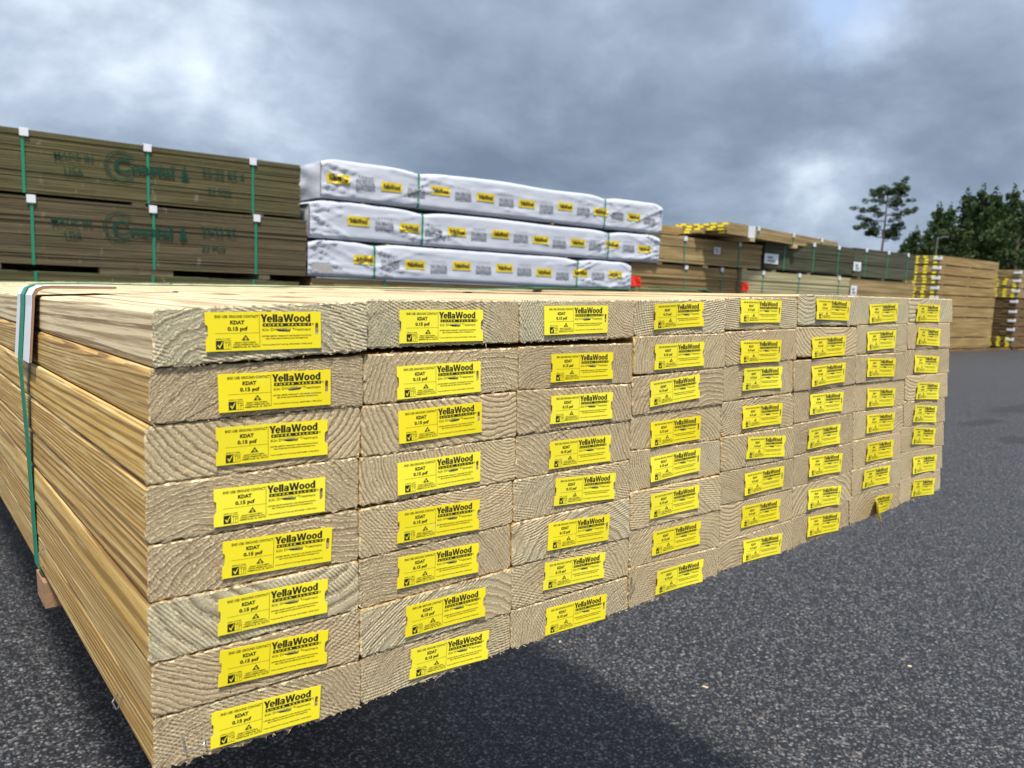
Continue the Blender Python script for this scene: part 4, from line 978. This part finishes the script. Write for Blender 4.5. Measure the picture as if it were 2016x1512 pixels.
def make_tree(kind, seed, h):
    rs = np.random.RandomState(seed); m = MB(); blobs = []
    if kind == 'lone':
        lean = lambda z: (.35 * math.sin(z * .12), .2 * math.sin(z * .2))
        zs = np.linspace(0, h * .97, 12); m.tube([(*lean(z), z) for z in zs], [.24 * (1 - .78 * z / h) for z in zs], 8)
        spec = [(.57, 1.9, 1), (.60, 2.4, -1), (.63, 3.5, 1), (.66, 3.6, -1), (.70, 2.6, 1), (.73, 2.9, -1), (.78, 3.0, 1), (.80, 3.5, -1), (.85, 3.0, 1), (.87, 2.6, -1), (.91, 2.4, 1), (.94, 2.0, -1), (.97, 1.4, 1)]
        for (t, ln, sg) in spec:
            z = h * t; ph = (0 if sg > 0 else math.pi) + rs.uniform(-.9, .9); x0, y0 = lean(z); ln = ln * rs.uniform(.7, 1.05)
            e = np.array([x0 + math.cos(ph) * ln, y0 + math.sin(ph) * ln, z + rs.uniform(.2, 1.1)])
            mid = np.array([x0 + math.cos(ph) * ln * .5, y0 + math.sin(ph) * ln * .5, z + .1])
            m.tube([(x0, y0, z), mid, e], [.09, .06, .02], 5)
            for _ in range(8):
                q = rs.uniform(.35, 1.12); c_ = np.array([x0, y0, z]) * (1 - q) + e * q + rs.normal(size=3) * (.50, .50, .36)
                blobs.append((*c_, rs.uniform(.35, .75), rs.uniform(.35, .75), rs.uniform(.26, .48)))
                m.tube([mid * (1 - q) + e * q, c_], [.03, .01], 3)
        for _ in range(7): c_ = np.array([*lean(h), h * .97]) + rs.normal(size=3) * (.7, .7, .4); blobs.append((*c_, .7, .7, .4))
        V, F = leaf_cloud(rs, blobs, 330, .15)
    elif kind == 'pine':
        zs = np.linspace(0, h, 8); m.tube([(0, 0, z) for z in zs], [.28 * (1 - .85 * z / h) for z in zs], 6)
        n_ = 42
        for k in range(n_):
            t = .18 + .82 * k / n_; z = h * t; ph = k * 2.4 + rs.uniform(-.4, .4); ln = (h * .25) * (1 - t) ** .95 * rs.uniform(.6, 1.15) + .3
            e = np.array([math.cos(ph) * ln, math.sin(ph) * ln, z + ln * .25]); m.tube([(0, 0, z), e], [.06, .02], 4)
            for q in (.35, .65, 1.0):
                blobs.append((e[0] * q, e[1] * q, z + ln * .25 * q, .35 + .35 * ln * .4, .35 + .35 * ln * .4, .35 + .2 * ln * .4))
        blobs.append((0, 0, h + .2, .3, .3, .9))
        V, F = leaf_cloud(rs, blobs, 90, .22)
    else:
        zs = np.linspace(0, h * .8, 6); m.tube([(0, 0, z) for z in zs], [.3 * (1 - .8 * z / h) for z in zs], 6)
        for k in range(30):
            ph = rs.uniform(0, 6.28); t = rs.uniform(.15, .95); rr_ = h * .34 * math.sin(math.pi * min(1, t * .85 + .12)) * rs.uniform(.45, 1.05)
            c_ = (math.cos(ph) * rr_, math.sin(ph) * rr_, h * t); m.tube([(0, 0, h * t * .75), c_], [.08, .02], 4)
            blobs.append((*c_, h * .11 * rs.uniform(.7, 1.3), h * .11 * rs.uniform(.7, 1.3), h * .085 * rs.uniform(.7, 1.4)))
        V, F = leaf_cloud(rs, blobs, 130, .25)
    tk = bpy.data.meshes.new('trunk'); tk.from_pydata(m.v, [], m.f); tk.materials.append(M_BARK)
    return tk, np_mesh('crown', V, F, M_LEAF)
TM = {('lone', 0): (make_tree('lone', 4, 17.0), 17.0), ('pine', 0): (make_tree('pine', 1, 14.0), 14.0), ('pine', 1): (make_tree('pine', 2, 14.0), 14.0), ('pine', 2): (make_tree('pine', 3, 14.0), 14.0), ('oak', 0): (make_tree('oak', 7, 12.0), 12.0), ('oak', 1): (make_tree('oak', 8, 12.0), 12.0)}
def place_tree(px_az, top_el, dist, key, label, rz, wide=1.0, group='trees at the edge of the yard'):
    (tk, cw), h0 = TM[key]; az = math.radians(px_az); h = dist * math.tan(math.radians(top_el)) + H; s_ = h / h0
    e = empty('pine_tree' if key[0] != 'oak' else 'broadleaf_tree', (dist * math.cos(az), dist * math.sin(az), 0), label, 'tree', group, rz)
    e.scale = (s_ * wide, s_ * wide, s_)
    a = bpy.data.objects.new('trunk', tk); COL.objects.link(a); a.parent = e
    b_ = bpy.data.objects.new('crown', cw); COL.objects.link(b_); b_.parent = e
place_tree(28.25, 7.5, 118, ('lone', 0), 'lone tall pine with a thin bare trunk and gappy crown, left of the tree line', -1.0, 1.0, None)
TL = [(26.85, 3.9, 96, ('pine', 2), 'short pine at the left end of the tree line, nearest the lone pine', 0.3),
      (26.2, 4.7, 100, ('pine', 0), 'slim pine at the left end of the tree line behind the short pine', 1.0),
      (25.55, 4.6, 92, ('pine', 0), 'low dark tree right behind the light pole', 2.2),
      (25.05, 6.15, 105, ('pine', 1), 'pointed pine rising just behind the light pole', 2.0),
      (24.4, 6.0, 98, ('pine', 2), 'pine standing one place right of the light pole', .7),
      (23.9, 5.0, 90, ('oak', 0), 'bushy tree low in front of the pines, right of the light pole', 4.0),
      (23.5, 6.9, 108, ('pine', 0), 'tall pine with a spiky top above the honey brown stack', 3.1),
      (22.7, 7.1, 104, ('pine', 1), 'tallest pine top above the right end of the honey brown stack', 4.4),
      (22.3, 5.9, 88, ('pine', 2), 'wide low pine filling the gap above the honey brown stack', 5.1),
      (21.8, 6.5, 100, ('pine', 2), 'pine in the tree line above the dark brown stack', 5.6),
      (21.1, 7.0, 97, ('pine', 0), 'tall pine above the tagged stack at the right edge', .2),
      (20.6, 5.8, 86, ('oak', 0), 'bushy tree at the right edge of the photo', 1.9),
      (20.2, 7.2, 102, ('pine', 1), 'pine at the far right edge of the photo', 3.6),
      (26.5, 4.4, 112, ('pine', 1), 'narrow pine between the short pine and the slim pine', 2.7),
      (24.75, 5.4, 120, ('pine', 0), 'narrow pine in the back row between the pointed pine and its neighbour', 5.2),
      (23.1, 6.4, 122, ('pine', 2), 'back row pine left of the tallest pine top', 1.4),
      (22.0, 6.9, 118, ('pine', 0), 'back row pine right of the tallest pine top', 3.9),
      (21.45, 6.2, 90, ('pine', 1), 'front row pine left of the tagged stack at the right edge', 2.5),
      (19.2, 6.6, 98, ('oak', 1), 'broad tree just outside the right edge of the photo', 3.0)]
for a in TL: place_tree(*a[:5], a[5], 1.25 if a[3][0] == 'oak' else 1.05)
lp = empty('light_pole', (62 * math.cos(math.radians(24.95)), 62 * math.sin(math.radians(24.95)), 0), 'slim grey light pole with a small lamp head in front of the trees', 'light pole')
M_POLE = plain('grey galvanised pole', (.12, .125, .13), .5, .1, 5)
hp = 62 * math.tan(math.radians(4.35)) + H
MB().tube([(0, 0, 0), (0, 0, hp * .5), (0, 0, hp)], [.075, .06, .045], 8).build('pole', M_POLE, lp)
MB().tube([(0, 0, hp - .1), (.45, -.25, hp + .05)], [.03, .03], 6).build('arm', M_POLE, lp)
hd = MB(); hd.box((.40, -.40, hp), (.72, -.15, hp + .10)); hd.build('lamp_head', M_POLE, lp)
# litter
m = MB(); m.add([(0, 0, 0), (.07, .01, .004), (.075, .045, .012), (.01, .05, .006)], [(0, 1, 2, 3)])
g2 = [(5.35, 3.0, 'small scrap of white paper lying on the asphalt right of the near bundle')]
for x_, y_, lb_ in g2:
    o = m.build('paper_scrap', M_WHITE, None, (x_, y_, .004)); tag(o, lb_, 'paper scrap')
rr = random.Random(77)
spots = [(1.72, 1.30, .0, 'pale wood chip on the asphalt just right of the near bundle'), (2.35, 1.05, 1, 'small wood chip on the asphalt near the lower right corner of the photo'), (3.1, 2.0, 2, 'wood sliver on the open asphalt right of the near bundle'),
         (1.55, 1.75, 3, 'tiny pale chip close under the right side of the near bundle'), (4.4, 2.2, 4, 'wood chip lying farther out on the open asphalt'), (7.5, 4.3, 5, 'wood scrap on the asphalt in front of the honey brown stack')]
for x_, y_, a_, lb_ in spots:
    L_ = rr.uniform(.008, .018) * (1 if a_ < 4 else 2.2); q = MB(); q.add([(0, 0, 0), (L_, .002, 0), (L_ * 1.1, .005, .001), (.002, .006, 0), (.001, .001, .0025), (L_ * .9, .003, .0035), (L_, .005, .003), (.003, .005, .003)], [(0, 3, 2, 1), (4, 5, 6, 7), (0, 1, 5, 4), (1, 2, 6, 5), (2, 3, 7, 6), (3, 0, 4, 7)])
    o = q.build('wood_chip', M_FIB, None, (x_, y_, .003)); o.rotation_euler[2] = rr.uniform(0, 6); tag(o, lb_, 'wood chip', 'wood chips on the asphalt')
print('objects', len(bpy.data.objects))
